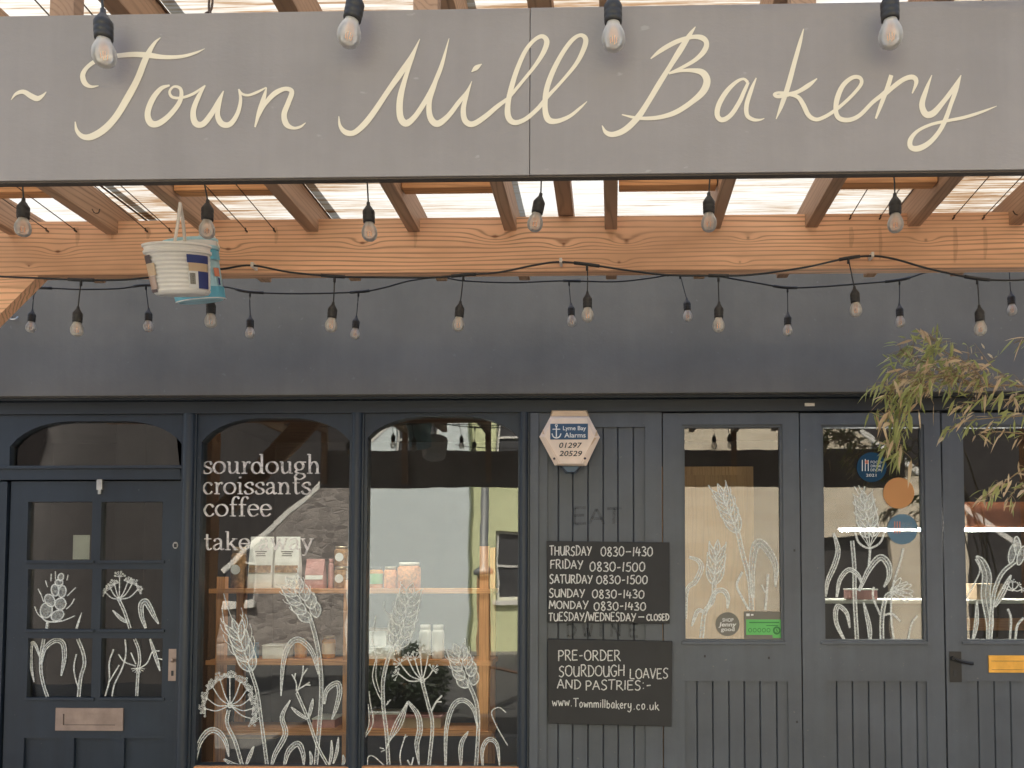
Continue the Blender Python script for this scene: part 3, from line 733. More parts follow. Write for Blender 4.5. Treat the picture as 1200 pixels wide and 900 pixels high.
def umbel(br, hx, hy, ends, T=None, w=1.4, dots=6, dr=4, rng=random.Random(9)):
    for ex, ey in ends:
        mx, my = hx + (ex - hx) * .55, hy + (ey - hy) * .5 + abs(ex - hx) * .16
        br.stroke([(hx, hy), (mx, my), (ex, ey)], w, T, True, 4)
        a0 = math.atan2(ey - hy, ex - hx)
        for k in range(dots):
            a = a0 + (k / (dots - 1) - .5) * 2.6; l = dr * rng.uniform(.7, 1.25)
            br.stroke([(ex, ey), (ex + l * math.cos(a), ey + l * math.sin(a))], w * .55, T, False)
            br.oval(ex + l * 1.12 * math.cos(a), ey + l * 1.12 * math.sin(a), dr * .16, dr * .16, 0, w * .6, T)
    br.oval(hx, hy, dr * .4, dr * .4, 0, w * 1.4, T)
def leaf(br, pts, wd, T=None, w=1.1):
    """long leaf: two outlines, a rib and a thin wash"""
    q = catmull([(p[0], p[1]) for p in pts], 5); n = len(q); A, C = [], []
    for i, (x, y) in enumerate(q):
        a, b = q[max(i - 1, 0)], q[min(i + 1, n - 1)]
        dx, dy = b[0] - a[0], b[1] - a[1]; l = math.hypot(dx, dy) or 1
        k = wd * math.sin(math.pi * min(1, (i / (n - 1)) * .93 + .06)) ** .7 / 2
        A.append((x - dy / l * k, y + dx / l * k)); C.append((x + dy / l * k, y - dx / l * k))
    br.stroke([(x, y, 2 * math.hypot(a[0] - x, a[1] - y) / 1) for (x, y), a in zip(q, A)] if T is None else [(x, y, 2 * math.hypot(a[0] - x, a[1] - y)) for (x, y), a in zip(q, A)], None, T, False, mi=1)
    for P in (A, C, q): br.stroke(P, w if P is not q else w * .6, T, False)
def stem(br, pts, wd, T=None, w=1.1):
    """plant stem: two lines with thin wash between"""
    q = catmull([(p[0], p[1]) for p in pts], 5); A, C = [], []
    for i, (x, y) in enumerate(q):
        a, b = q[max(i - 1, 0)], q[min(i + 1, len(q) - 1)]
        dx, dy = b[0] - a[0], b[1] - a[1]; l = math.hypot(dx, dy) or 1
        A.append((x - dy / l * wd / 2, y + dx / l * wd / 2)); C.append((x + dy / l * wd / 2, y - dx / l * wd / 2))
    br.stroke([(x, y, wd) for x, y in q], None, T, False, mi=1)
    for P in (A, C): br.stroke(P, w, T, False)
ART = ['brush', 'wash']
# left door
br = Brush(YD + .0185); T = (25, 650, 175 / 900)
for (cx, cy, rx, ry, a) in ((150, 335, 30, 42, .2), (218, 366, 34, 26, -.5), (172, 276, 24, 36, -.5), (236, 296, 27, 32, .4), (203, 214, 19, 32, -.1), (246, 222, 19, 33, .15), (227, 168, 20, 17, 0), (238, 135, 14, 20, .3)):
    br.oval(cx, cy, rx * 1.2, ry * 1.1, a, 1.5, T, 1)
for l in (((135, 285), (118, 240), (100, 205)), ((130, 385), (98, 355), (80, 312)), ((158, 195), (150, 172), (146, 155)), ((178, 160), (180, 115)), ((206, 150), (205, 100)), ((274, 155), (282, 120)), ((275, 250), (305, 220), (328, 198)), ((270, 328), (300, 300), (320, 265)), ((240, 402), (285, 385), (322, 368))): br.stroke(l, 1.2, T)
br.stroke([(115, 368), (150, 400), (200, 405), (245, 398)], 1.8, T); br.stroke([(152, 446), (158, 400)], 3, T)
br.stroke([(332, 446, 13), (345, 405, 13), (364, 348, 3)], None, T)
stem(br, [(135, 508), (120, 600), (118, 700), (135, 790), (158, 858)], 15, T)
leaf(br, [(112, 615), (85, 545), (64, 535), (56, 590), (62, 690), (77, 768)], 18, T)
leaf(br, [(120, 660), (140, 570), (200, 518), (248, 532), (260, 600), (252, 670), (240, 730)], 26, T)
stem(br, [(340, 508), (372, 590), (380, 660), (358, 740), (345, 858)], 16, T)
br.stroke([(332, 600), (316, 680), (330, 760), (348, 810)], 1.6, T)
umbel(br, 590, 268, [(508, 228), (538, 206), (562, 180), (592, 135), (640, 168), (668, 175), (700, 212)], T, 1.3, 6, 26)
stem(br, [(590, 275), (622, 345), (655, 444)], 14, T); leaf(br, [(635, 408), (600, 385), (550, 335)], 16, T)
leaf(br, [(750, 444), (725, 370), (722, 305), (748, 282), (775, 320), (800, 370), (828, 418)], 32, T)
stem(br, [(682, 508), (706, 570), (713, 640), (704, 700), (695, 852)], 13, T)
br.stroke([(625, 510), (630, 600), (605, 690), (562, 780), (546, 855)], 1.7, T)
for l in (((585, 600), (620, 645), (690, 672)), ((832, 580), (790, 586), (760, 650), (715, 685)), ((660, 590), (690, 660)), ((590, 665), (530, 765))): br.stroke(l, 1.5, T)
br.stroke([(556, 570), (530, 650), (530, 760), (505, 852)], 1.8, T)
for a in range(7): br.stroke([(703, 682), (703 + 42 * math.cos(.2 + a * .46), 682 + 34 * math.sin(.2 + a * .46))], .8, T, False)
leaf(br, [(775, 508), (808, 610), (836, 702)], 18, T); br.stroke([(820, 625), (850, 632), (866, 640)], 1.4, T)
br.done('painted_flowers', ART, dl)
# window 1
br = Brush(YG - .0022, .85); T = (210, 675, .25)
wheat(br, 330, 425, 262, 235, 85, 4, 1.0, T, 1.3)
for l in (((258, 225), (228, 150), (208, 82)), ((250, 250), (222, 230), (205, 212)), ((300, 270), (310, 215), (285, 180)), ((262, 300), (235, 270), (215, 240), (200, 150))): br.stroke(l, 1.0, T)
stem(br, [(330, 430), (365, 540), (385, 680), (412, 890)], 13, T)
umbel(br, 238, 606, [(125, 622), (132, 575), (158, 522), (193, 490), (237, 478), (286, 500), (316, 535), (328, 578), (342, 622), (338, 668)], T, 1.5, 8, 26)
stem(br, [(232, 628), (224, 690), (262, 775), (296, 892)], 14, T)
leaf(br, [(72, 892), (92, 790), (135, 730), (180, 728), (218, 778), (232, 846)], 24, T)
leaf(br, [(208, 858), (250, 882), (296, 890)], 16, T); leaf(br, [(312, 890), (332, 840), (350, 798)], 14, T)
wheat(br, 622, 186, 520, 30, 118, 4, .5, T, 1.3)
stem(br, [(612, 190), (642, 300), (662, 430), (664, 600), (640, 892)], 16, T)
leaf(br, [(655, 460), (620, 350), (560, 298), (512, 330), (486, 420), (477, 562)], 24, T)
stem(br, [(700, 892), (650, 800), (605, 672), (552, 548)], 11, T)
for l in (((552, 548), (576, 470), (582, 420)), ((560, 530), (590, 512), (612, 498)), ((550, 540), (548, 500), (528, 460)), ((576, 470), (602, 432)), ((540, 480), (545, 455)), ((592, 510), (615, 512))): br.stroke(l, 1.8, T)
leaf(br, [(602, 672), (560, 645), (525, 615)], 14, T); leaf(br, [(606, 668), (618, 620), (627, 575)], 14, T)
leaf(br, [(680, 600), (692, 535), (740, 502), (752, 545), (735, 620), (715, 672)], 22, T)
leaf(br, [(432, 892), (452, 830), (498, 740), (482, 660), (520, 582)], 22, T)
leaf(br, [(492, 892), (512, 822), (556, 786), (580, 830), (584, 892)], 24, T)
for l in (((616, 892), (612, 820)), ((702, 892), (714, 770)), ((722, 880), (746, 755)), ((764, 892), (768, 838))): leaf(br, [l[0], ((l[0][0] + l[1][0]) / 2 + 6, (l[0][1] + l[1][1]) / 2), l[1]], 12, T)
br.done('painted_flowers', ART, WIN[0])
# window 2
br = Brush(YG - .0022, .85); T = (410, 675, .25)
wheat(br, 222, 312, 285, 70, 115, 5, .25, T, 1.3)
stem(br, [(205, 325), (175, 400), (155, 500), (158, 620), (172, 740), (182, 895)], 14, T)
br.stroke([(125, 375), (106, 470), (128, 545), (152, 590)], 1.4, T); br.stroke([(128, 375), (122, 470), (140, 545)], 1.1, T)
br.stroke([(120, 375), (104, 290), (112, 250), (120, 185)], 1.4, T); br.stroke([(205, 300), (195, 200), (162, 160), (162, 118)], 1.2, T)
umbel(br, 340, 490, [(228, 458), (236, 412), (272, 388), (305, 392), (330, 362), (368, 368), (388, 442)], T, 1.6, 5, 24)
stem(br, [(340, 500), (366, 600), (387, 700), (370, 892)], 13, T)
br.stroke([(382, 635), (405, 590), (432, 560)], 2.2, T); br.stroke([(405, 590), (430, 590)], 1.5, T)
for dx in (0, 12, 25, 38): br.stroke([(170 + dx * .3, 815 - dx), (205 + dx, 700), (270 + dx * .1, 588)], 1.2, T)
leaf(br, [(272, 588), (318, 650), (328, 720), (314, 790), (324, 884)], 24, T)
br.stroke([(240, 896), (236, 830), (262, 742)], 1.7, T); br.stroke([(252, 760), (270, 750)], 1.5, T)
wheat(br, 560, 500, 500, 345, 110, 4, .4, T, 1.2)
stem(br, [(550, 490), (592, 590), (602, 700), (592, 892)], 14, T)
leaf(br, [(448, 892), (452, 720), (482, 612), (530, 582), (578, 622), (600, 715)], 20, T)
leaf(br, [(520, 892), (522, 790), (555, 728)], 18, T)
leaf(br, [(622, 892), (622, 810), (652, 766), (690, 792), (702, 892)], 18, T)
br.stroke([(740, 795), (692, 712), (664, 640), (698, 616), (732, 640)], 1.4, T)
br.stroke([(65, 832), (62, 775), (108, 690), (95, 590), (90, 540)], 1.4, T); br.stroke([(66, 760), (90, 690), (86, 600)], 1.2, T)
br.stroke([(82, 895), (86, 850), (112, 846), (166, 892)], 1.6, T); br.stroke([(285, 890), (270, 862)], 2, T); br.stroke([(288, 890), (298, 850)], 2, T)
for l in (((160, 810), (140, 805)), ((165, 815), (145, 825)), ((175, 600), (190, 580)), ((172, 605), (180, 585))): br.stroke(l, 1.5, T)
br.done('painted_flowers', ART, WIN[1])
# door A
br = Brush(YG - .0022, 1.3); T = (795, 560, 130 / 600)
wheat(br, 312, 275, 228, 70, 82, 4, .5, T, 1.4)
stem(br, [(318, 280), (350, 420), (386, 560), (396, 716)], 20, T)
wheat(br, 194, 552, 210, 378, 88, 3, .4, T, 1.4)
stem(br, [(195, 560), (186, 660), (142, 730), (125, 866)], 19, T)
leaf(br, [(150, 722), (198, 622), (244, 610), (268, 650), (265, 706)], 22, T); leaf(br, [(142, 726), (104, 720), (72, 802)], 18, T)
leaf(br, [(58, 428), (108, 448), (124, 490), (92, 560), (46, 610), (42, 762)], 24, T)
leaf(br, [(402, 650), (398, 490), (412, 385), (440, 350), (490, 400), (526, 480), (525, 590)], 40, T)
br.stroke([(380, 712), (346, 650), (316, 580), (346, 508)], 2.2, T); br.stroke([(470, 716), (478, 620), (485, 520)], 2, T); br.stroke([(470, 620), (450, 578)], 1.5, T)
br.done('painted_flowers', ART, dA)
# door B
br = Brush(YG - .0022, 1.3); T = (960, 560, 130 / 600)
wheat(br, 272, 300, 240, 105, 110, 4, .35, T, 1.3)
br.stroke([(192, 286), (215, 350), (270, 380), (330, 350), (354, 286)], 1.8, T); br.stroke([(192, 286), (354, 286)], 1.2, T)
for k in range(5): br.stroke([(272, 376), (215 + k * 28, 292)], .8, T, False)
for l in (((215, 92), (190, 45)), ((233, 86), (213, 40)), ((242, 86), (246, 45))): br.stroke(l, 1.1, T, False)
br.stroke([(276, 380), (272, 440), (268, 490)], 2.2, T)
leaf(br, [(215, 612), (270, 495), (330, 430), (374, 470), (378, 535), (350, 592)], 30, T)
leaf(br, [(78, 298), (102, 390), (84, 470), (46, 560), (36, 642)], 24, T)
stem(br, [(178, 340), (190, 480), (192, 640), (205, 880)], 16, T)
leaf(br, [(95, 645), (112, 552), (160, 497), (210, 525), (232, 575)], 20, T)
leaf(br, [(140, 886), (92, 780), (98, 694), (148, 730), (166, 812)], 20, T)
leaf(br, [(276, 886), (270, 800), (240, 672)], 20, T)
stem(br, [(340, 886), (340, 760), (362, 645), (402, 622)], 18, T); br.stroke([(330, 742), (292, 645), (296, 590)], 1.8, T)
br.stroke([(405, 884), (390, 760), (396, 600), (440, 450), (456, 380)], 1.8, T)
for e in ((505, 578), (518, 615), (515, 645), (482, 672), (430, 558), (470, 570)): br.oval((395 + e[0]) / 2, (610 + e[1]) / 2, 52, 12, math.atan2(e[1] - 610, e[0] - 395), 1.0, T)
br.stroke([(440, 776), (395, 736), (350, 742)], 2, T); br.stroke([(480, 884), (500, 790), (532, 745)], 1.6, T)
br.done('painted_flowers', ART, dB)
# door C
br = Brush(YG - .0022, 1.3); T = (1120, 560, 80 / 360)
leaf(br, [(172, 866), (180, 760), (158, 620), (165, 520), (140, 445), (108, 412)], 48, T)
br.stroke([(52, 640), (105, 545), (128, 482), (104, 428)], 1.3, T)
stem(br, [(182, 862), (196, 640), (240, 510), (312, 442)], 16, T); leaf(br, [(205, 680), (250, 600), (292, 512)], 26, T)
for (cx, cy, a) in ((298, 400, .2), (325, 360, -.1), (345, 410, .3), (380, 380, .1)): br.oval(cx, cy, 18, 52, a, 1.1, T, 1)
umbel(br, 300, 590, [(262, 580), (275, 560), (300, 552), (330, 565), (345, 590)], T, 1, 4, 12)
leaf(br, [(90, 862), (110, 760), (112, 650)], 18, T); br.stroke([(285, 862), (292, 745), (275, 690)], 2, T); br.stroke([(314, 862), (325, 780), (358, 738)], 2.2, T)
stem(br, [(420, 862), (410, 640), (440, 480)], 16, T); wheat(br, 440, 470, 470, 330, 60, 3, .5, T, 1.2)
br.done('painted_flowers', ART, dC)

# ================================================================== PERGOLA
BY = 2.80                                     # front of the big beam
zru = Z(271, BY, 480); hr = .100              # rafter underside, depth
zroof = zru + hr
pg = thing('pergola', (0, BY, 0), 'timber pergola with pale weathered translucent roof in front of the shop', 'pergola')
zb1, zb0 = Z(254, BY, 600), Z(318, BY, 600)
knots = [(X(57, BY) - 0, Z(295, BY, 57), .016), (X(420, BY), Z(285, BY, 400), .014), (X(578, BY), Z(277, BY, 578), .02), (X(660, BY), Z(287, BY, 660), .013), (X(726, BY), Z(307, BY, 726), .012),
         (X(870, BY), Z(307, BY, 870), .009), (X(880, BY), Z(279, BY, 880), .012), (X(1092, BY), Z(281, BY, 1092), .012), (X(735, BY), Z(283, BY, 735), .018), (X(23, BY), Z(312, BY, 23), .007), (X(260, BY), Z(292, BY, 260), .017)]
knots = [(a, z, r) for a, z, r in knots]
M['beam'] = wood('beam_timber', 0, WL, WD, knots=knots, grain=.40, rings=175, contrast=.72)
bm = B(); box(bm, -3.4, 3.2, BY, BY + .05, zb0, zb1, .003); 
beam = part('beam', bm, 'beam', pg)
# water stains under the wire hooks
STN = []
for px, l in ((89, 22), (322, 20), (996, 24), (1030, 38), (1118, 42), (1153, 38), (130, 14), (248, 14), (485, 24), (172, 14)):
    w_ = random.uniform(4, 7)
    STN.append([(px + 1, 266, w_ * .7), (px + 2, 266 + l * .5, w_), (px + 1, 266 + l, w_ * .5)])
M['stain'] = film('dark_water_stain', (.10, .06, .04), .2, (22, .3, .7), .8)
for q in STN: br = Brush(BY - .0012); br.stroke(q); br.done('water_stain', 'stain', beam)
rx = [-2 + 0] ; rx = [X(p, BY, 271) for p in (131, 243, 366, 485, 598, 716, 837, 951, 1071, 1190)]
step = (rx[-1] - rx[0]) / 9
rx = [rx[0] - 3 * step, rx[0] - 2 * step, rx[0] - step] + rx + [rx[-1] + step, rx[-1] + 2 * step]
bm = B(); box(bm, -.021, .021, 1.52 - BY, 3.29 - BY, 0, hr, .003)
r0 = obj('rafter', bm, 'rafter', pg, local=True); r0.location = (rx[0], 0, zru)
for k, x in enumerate(rx[1:]):
    c = r0.copy(); COL.objects.link(c); c.parent = pg; c.location = (x, 0, zru + random.uniform(-.002, .002)); c.rotation_euler = (0, random.uniform(-.01, .01), random.uniform(-.004, .004))
bm = B(); zt = zb1 + .004; xx = X(663, BY, 250); box(bm, xx - .026, xx + .026, 1.52, 3.0, zt, zroof - .002, .004); obj('rafter', bm, 'rafter', pg)
for (a, b) in ((3 - 1, 3), (4, 5), (6, 7), (8, 9), (10, 11)):
    bm = B(); box(bm, rx[a] + .024, rx[b] - .024, 2.53, 2.575, zru + .024, zru + .096, .002); obj('nogging', bm, 'nog', pg)
# roof: weathered translucent sheets side by side, thin joint strips under the laps
xs = [-3.6 + i * .655 for i in range(12)]
for a, b in zip(xs, xs[1:]):
    bm = B(); zz = zroof + .004 + (.003 if xs.index(a) % 2 else 0); n = 26
    for i in range(n):
        pass
    vs = [[bm.verts.new((a + (b - a + .03) * i / n, y, zz)) for i in range(n + 1)] for y in (1.5, 3.3)]
    for i in range(n): bm.faces.new((vs[0][i], vs[0][i + 1], vs[1][i + 1], vs[1][i]))
    obj('roof_sheet', bm, 'roof', pg, smooth=None)
for a in xs[1:-1]:
    bm = B(); box(bm, a - .002, a + .002, 1.52, 3.29, zroof - .006, zroof - .001); obj('joint_strip', bm, 'steel', pg)
# knee brace and post at the left
bm = B(); P = [W(44, 325, BY - .002), W(0, 369, BY - .002)]; d = (P[1] - P[0]).normalized(); nrm = Vector((-d.z, 0, d.x))
p0 = Vector((P[0].x, BY + .001, zb0 - .001)); Lb = .85
q = [(p0.x, p0.z), (p0.x + d.x * Lb, p0.z + d.z * Lb), (p0.x + d.x * Lb - .16, p0.z + d.z * Lb), (p0.x - .2, p0.z)]
plate(bm, q, [], BY + .002, BY + .048); obj('knee_brace', bm, 'brace', pg)
bm = B(); px_ = p0.x + d.x * Lb - .14
box(bm, px_ - .11, px_ + .02, BY - .04, BY + .09, 0, zb0 - .002, .004); obj('post', bm, 'upright', pg); bm = B(); box(bm, 2.72, 2.85, BY - .04, BY + .09, 0, zb0 - .002, .004); obj('post', bm, 'upright', pg)
# wires from the front of the pergola to hooks on the beam
def wire(px, py=268):
    bm = B(); e = W(px, py, BY - .004); z1 = zru + .085
    pts = [(e.x, e.y, e.z), (e.x, BY - .03, e.z + .004), (e.x + .004, 2.3, e.z + .03), (e.x, 1.55, z1)]
    tube(bm, pts, .0017, 5, True, 5); tube(bm, [(e.x, BY + .005, e.z), (e.x, BY - .012, e.z - .001), (e.x, BY - .014, e.z + .008)], .0028, 5, False)
    obj('wire', bm, 'steel', pg)
for p in (56, 89, 172, 200, 289, 322, 996, 1031, 1117, 1152): wire(p, 271 if p < 700 else 256)
bm = B()
for (px, py, Y) in ((108, 245, 2.55), (1187, 247, 2.74)):
    c = W(px, py, Y); tube(bm, [c, c + Vector((.008, 0, -.012)), c + Vector((.02, 0, -.012)), c + Vector((.024, 0, 0))], .002, 5)
obj('hook', bm, 'steel', pg)

# ================================================================== SIGN
SY = 1.47
sg = thing('shop_sign', (0, SY, Z(206, SY, 600)), 'long warm grey fascia board hand painted with Town Mill Bakery in cream', 'sign')
z0, z1 = Z(205.3, SY, 600), Z(9.5, SY, 600); seam = X(621, SY, 110)
for a, b, dy in ((-2.4, seam - .0006, 0), (seam + .0006, 2.4, -.0006)):
    bm = B(); box(bm, a, b, SY + dy, SY + .02, z0, z1, .0012); obj('board', bm, 'sign', sg)
bm = B(); box(bm, -2.4, 2.4, SY + .003, SY + .018, z0 - .0030, z0 - .0005); obj('drip_batten', bm, 'signedge', sg)
for x in rx[1:-1:2]:
    bm = B(); box(bm, x - .022, x + .022, SY + .021, SY + .051, z0 + .03, zroof - .005); obj('hanger_batten', bm, 'rafter', sg)
br = Brush(SY - .0009)
S = []
t1, t2, t3, t4 = (0, 0, .25), (300, 0, .25), (600, 0, .25), (900, 0, .25)
S += [(t1, [(52, 468, 3), (75, 440, 14), (110, 430, 24), (145, 450, 30), (175, 462, 26), (200, 448, 14), (217, 430, 3)])]
S += [(t1, [(462, 402, 5), (425, 406, 15), (397, 388, 26), (388, 352, 26), (408, 316, 22), (450, 285, 22), (495, 270, 22), (545, 262, 22), (620, 255, 24), (690, 258, 26), (770, 268, 22), (850, 265, 18), (915, 248, 13), (960, 228, 3)])]
S += [(t1, [(752, 176, 4), (722, 205, 17), (685, 270, 32), (645, 370, 34), (600, 455, 34), (545, 545, 34), (490, 605, 36), (430, 640, 36), (388, 640, 28), (360, 612, 18), (352, 570, 5)])]
S += [(t1, [(795, 400, 10), (755, 415, 20), (715, 465, 28), (692, 530, 32), (705, 575, 32), (740, 580, 30), (790, 545, 26), (835, 490, 22), (850, 450, 20), (845, 415, 16), (815, 406, 12), (795, 430, 12), (808, 455, 13), (850, 458, 14), (905, 440, 14), (962, 400, 6)])]
S += [(t1, [(962, 400, 6), (932, 450, 22), (906, 520, 28), (915, 575, 30), (950, 582, 30), (990, 535, 26), (1025, 470, 18), (1048, 426, 5)])]
S += [(t1, [(1048, 426, 5), (1028, 480, 22), (1020, 540, 26), (1040, 580, 28), (1078, 582, 26), (1112, 535, 22), (1128, 470, 18), (1120, 420, 8)])]
S += [(t1, [(1118, 418, 8), (1135, 440, 13), (1165, 446, 12), (1205, 432, 14), (1248, 410, 6)])]
S += [(t2, [(50, 410, 5), (36, 460, 20), (15, 525, 22), (-5, 596, 8)])]
S += [(t2, [(10, 552, 10), (42, 488, 20), (88, 438, 26), (138, 416, 22), (168, 430, 26), (152, 480, 26), (132, 535, 26), (142, 582, 28), (175, 600, 17), (208, 594, 12), (233, 575, 3)])]
S += [(t2, [(388, 545, 4), (394, 590, 17), (420, 620, 26), (460, 622, 30), (510, 580, 30), (560, 515, 30), (620, 425, 28), (680, 340, 28), (730, 262, 22), (768, 182, 3)])]
S += [(t2, [(768, 182, 3), (735, 265, 18), (702, 360, 24), (676, 460, 30), (676, 545, 34), (702, 578, 34), (742, 550, 30), (790, 480, 26), (830, 405, 24), (870, 310, 18), (905, 180, 3)])]
S += [(t2, [(905, 180, 3), (868, 305, 16), (835, 400, 24), (812, 480, 28), (817, 550, 32), (850, 580, 32), (900, 545, 28), (950, 480, 24), (990, 430, 16), (1012, 380, 3)])]
S += [(t2, [(1012, 380, 3), (990, 440, 16), (972, 510, 28), (980, 565, 32), (1015, 582, 30), (1070, 550, 26), (1130, 500, 22), (1180, 462, 18), (1200, 440, 18), (1250, 380, 18), (1310, 305, 19), (1350, 240, 24), (1363, 192, 26), (1340, 170, 20), (1302, 190, 18), (1262, 240, 20), (1226, 320, 23), (1200, 400, 26), (1182, 480, 28), (1182, 545, 30), (1210, 574, 28), (1260, 560, 24), (1320, 510, 22), (1365, 455, 18), (1430, 385, 17), (1500, 300, 20), (1538, 225, 26), (1545, 182, 26), (1520, 165, 20), (1480, 190, 20), (1430, 260, 24), (1385, 350, 26), (1360, 430, 28), (1355, 510, 30), (1370, 560, 32), (1410, 568, 26), (1470, 545, 20), (1520, 505, 14), (1552, 475, 3)])]
S += [(t2, [(1010, 337, 4), (1032, 318, 24), (1058, 300, 4)])]
S += [(t3, [(860, 125, 4), (832, 165, 20), (790, 232, 28), (740, 312, 26), (690, 392, 28), (640, 475, 28), (590, 550, 30), (530, 608, 30), (475, 630, 26), (440, 620, 20), (422, 588, 4)])]
S += [(t3, [(650, 275, 6), (700, 235, 22), (770, 196, 26), (840, 174, 22), (890, 177, 28), (912, 202, 28), (900, 240, 26), (860, 280, 22), (800, 315, 18), (735, 345, 12)])]
S += [(t3, [(735, 345, 10), (790, 332, 14), (850, 330, 22), (895, 342, 34), (914, 380, 38), (895, 430, 34), (840, 480, 28), (770, 525, 24), (700, 548, 20), (630, 555, 18), (570, 550, 14), (515, 537, 5)])]
S += [(t3, [(1106, 386, 16), (1085, 370, 14), (1050, 385, 18), (1005, 430, 24), (970, 490, 28), (962, 540, 28), (985, 562, 24), (1025, 540, 24), (1065, 480, 22), (1090, 425, 18), (1108, 385, 14)])]
S += [(t3, [(1145, 365, 6), (1122, 420, 18), (1100, 490, 24), (1102, 540, 24), (1130, 560, 18), (1160, 562, 12), (1183, 555, 3)])]
S += [(t4, [(167, 135, 4), (150, 200, 18), (125, 290, 25), (95, 400, 26), (65, 490, 22), (38, 558, 4)])]
S += [(t4, [(230, 368, 6), (190, 400, 22), (140, 430, 22), (90, 444, 22), (45, 452, 20), (30, 442, 14), (50, 434, 14), (95, 440, 18), (140, 455, 22), (165, 490, 24), (190, 540, 24), (225, 560, 20), (265, 548, 18), (310, 520, 18), (360, 480, 18), (410, 430, 18), (438, 390, 20), (430, 364, 18), (395, 364, 20), (352, 400, 22), (325, 460, 26), (318, 520, 26), (335, 555, 24), (380, 562, 22), (430, 540, 20), (490, 480, 20), (540, 440, 22), (572, 405, 18)])]
S += [(t4, [(578, 352, 20), (560, 410, 24), (530, 490, 20), (505, 556, 10)])]
S += [(t4, [(548, 446, 14), (590, 405, 22), (640, 370, 22), (680, 362, 24), (695, 385, 22), (676, 438, 6)])]
S += [(t4, [(768, 352, 4), (742, 420, 22), (722, 490, 30), (740, 535, 32), (775, 530, 30), (820, 480, 24), (865, 420, 20), (905, 352, 4)])]
S += [(t4, [(905, 352, 4), (882, 420, 20), (857, 490, 22), (832, 560, 24), (800, 620, 24), (755, 670, 28), (705, 696, 28), (670, 690, 24), (668, 655, 24), (700, 615, 18), (760, 585, 16), (830, 568, 16), (920, 550, 16), (1000, 525, 13), (1072, 497, 3)])]
rj = random.Random(2)
for T, P in S: br.stroke([(x, y, q * .93 * rj.uniform(.9, 1.08)) for x, y, q in P], None, T, True, 6)
br.done('lettering', 'cream', sg)
bm = B()
c = W(263, 10, SY + .1)
for dx in (-.008, .008):
    tube(bm, [(c.x + dx, SY + .03, z1 - .02), (c.x + dx * .7, SY + .035, z1 + .02), (c.x - dx * .4, SY + .045, z1 + .05), (c.x + dx * .5, SY + .05, zru + .05)], .0022, 6)
obj('hanging_wire', bm, 'steel', sg)

# ================================================================== FESTOON LIGHTS
def cable(pts, Y, label, group='festoon cables of the pergola', r=.0034, tees=()):
    bm = B()
    cc = catmull([(p + (0,))[:3] for p in pts], 6)
    for tx in tees:
        q = [W(x, y, Y) for x, y, _ in cc if abs(x - tx) < 17]
        if len(q) > 1: tube(bm, q, r * 1.75, 8, False)
    tube(bm, [W(x, y, Y + dy) for x, y, dy in [(p + (0,))[:3] for p in pts]], r, 7, True, 6)
    return tag(obj('festoon_cable', bm, 'cable', None, True), label, 'cable', group)
bulb_proto = {}
def parts_proto(e):
    bm = B(); lathe(bm, [(0, .0), (.0045, -.001), (.0055, -.010), (.0085, -.014), (.0135, -.022), (.0165, -.027), (.0165, -.036), (.0155, -.038), (.0165, -.040), (.0165, -.047), (.0155, -.049), (.0162, -.051), (.0158, -.058), (.0130, -.059), (0, -.059)], 20)
    s = obj('lamp_holder', bm, 'rubber', e, True, True)
    bm = B(); lathe(bm, [(.0120, -.0585), (.0135, -.064), (.0175, -.071), (.0205, -.079), (.0215, -.087), (.0205, -.095), (.0170, -.1025), (.0110, -.1075), (.0045, -.1093), (0, -.1095)], 24)
    g_ = obj('glass_bulb', bm, 'bulb', e, True, True)
    bm = B(); lathe(bm, [(0, -.0590), (.0105, -.0592), (.0100, -.0640), (.005, -.066), (0, -.066)], 14); c_ = obj('bulb_cap', bm, 'cap', e, True, True)
    bm = B()
    for k in range(4):
        a = math.pi / 4 + k * math.pi / 2
        tube(bm, [(.004 * math.cos(a), .004 * math.sin(a), -.066), (.007 * math.cos(a), .007 * math.sin(a), -.080), (.005 * math.cos(a), .005 * math.sin(a), -.096)], .0009, 5, False)
    f_ = obj('filament', bm, 'filament', g_, False, True)
    return [s, g_, c_, f_]
def bulb(px, py, Y, top, label, tilt=0.0, yawt=0.0, k=1.0, group=None, tee=True):
    """px, py = centre of the glass on the photo; top = (px, py) where its cord leaves the cable"""
    tilt += random.Random(px).uniform(-.035, .035)
    c = W(px, py, Y); ax = Vector((math.sin(tilt), 0, math.cos(tilt)))
    base = c + ax * .087 * k
    e = thing('festoon_bulb', base, label, 'light bulb', group); e.rotation_euler = (yawt, tilt, random.uniform(0, 3)) if abs(tilt) < .02 else (yawt, tilt, 0); e.scale = (k, k, k)
    if not bulb_proto: bulb_proto['p'] = parts_proto(e)
    else:
        s, g_, c_, f_ = bulb_proto['p']
        for q in (s, g_, c_):
            n = q.copy(); COL.objects.link(n); n.parent = e
            if q is g_: m_ = f_.copy(); COL.objects.link(m_); m_.parent = n
    t_ = W(top[0], top[1], Y)
    bm = B(); loc = e.matrix_basis.inverted()
    import mathutils
    mb = Matrix.LocRotScale(e.location, e.rotation_euler, e.scale).inverted()
    mid = (t_ + base) / 2 + Vector((random.uniform(-.002, .002), 0, 0))
    tube(bm, [mb @ t_, mb @ mid, mb @ (base - ax * .004)], .0022, 6, True, 4)
    if tee: tube(bm, [mb @ (t_ + Vector((0, 0, .003))), mb @ (t_ + Vector((0, 0, -.02)))], .0046, 7, False)
    obj('cord', bm, 'cable', e, True, True)
    return e
g1 = 'bulbs hanging in front of the sign'; g2 = 'bulbs hanging below the sign in front of the beam'; g3 = 'bulbs of the nearer string below the beam'; g4 = 'bulbs of the farther string below the beam'
Y1 = 1.42
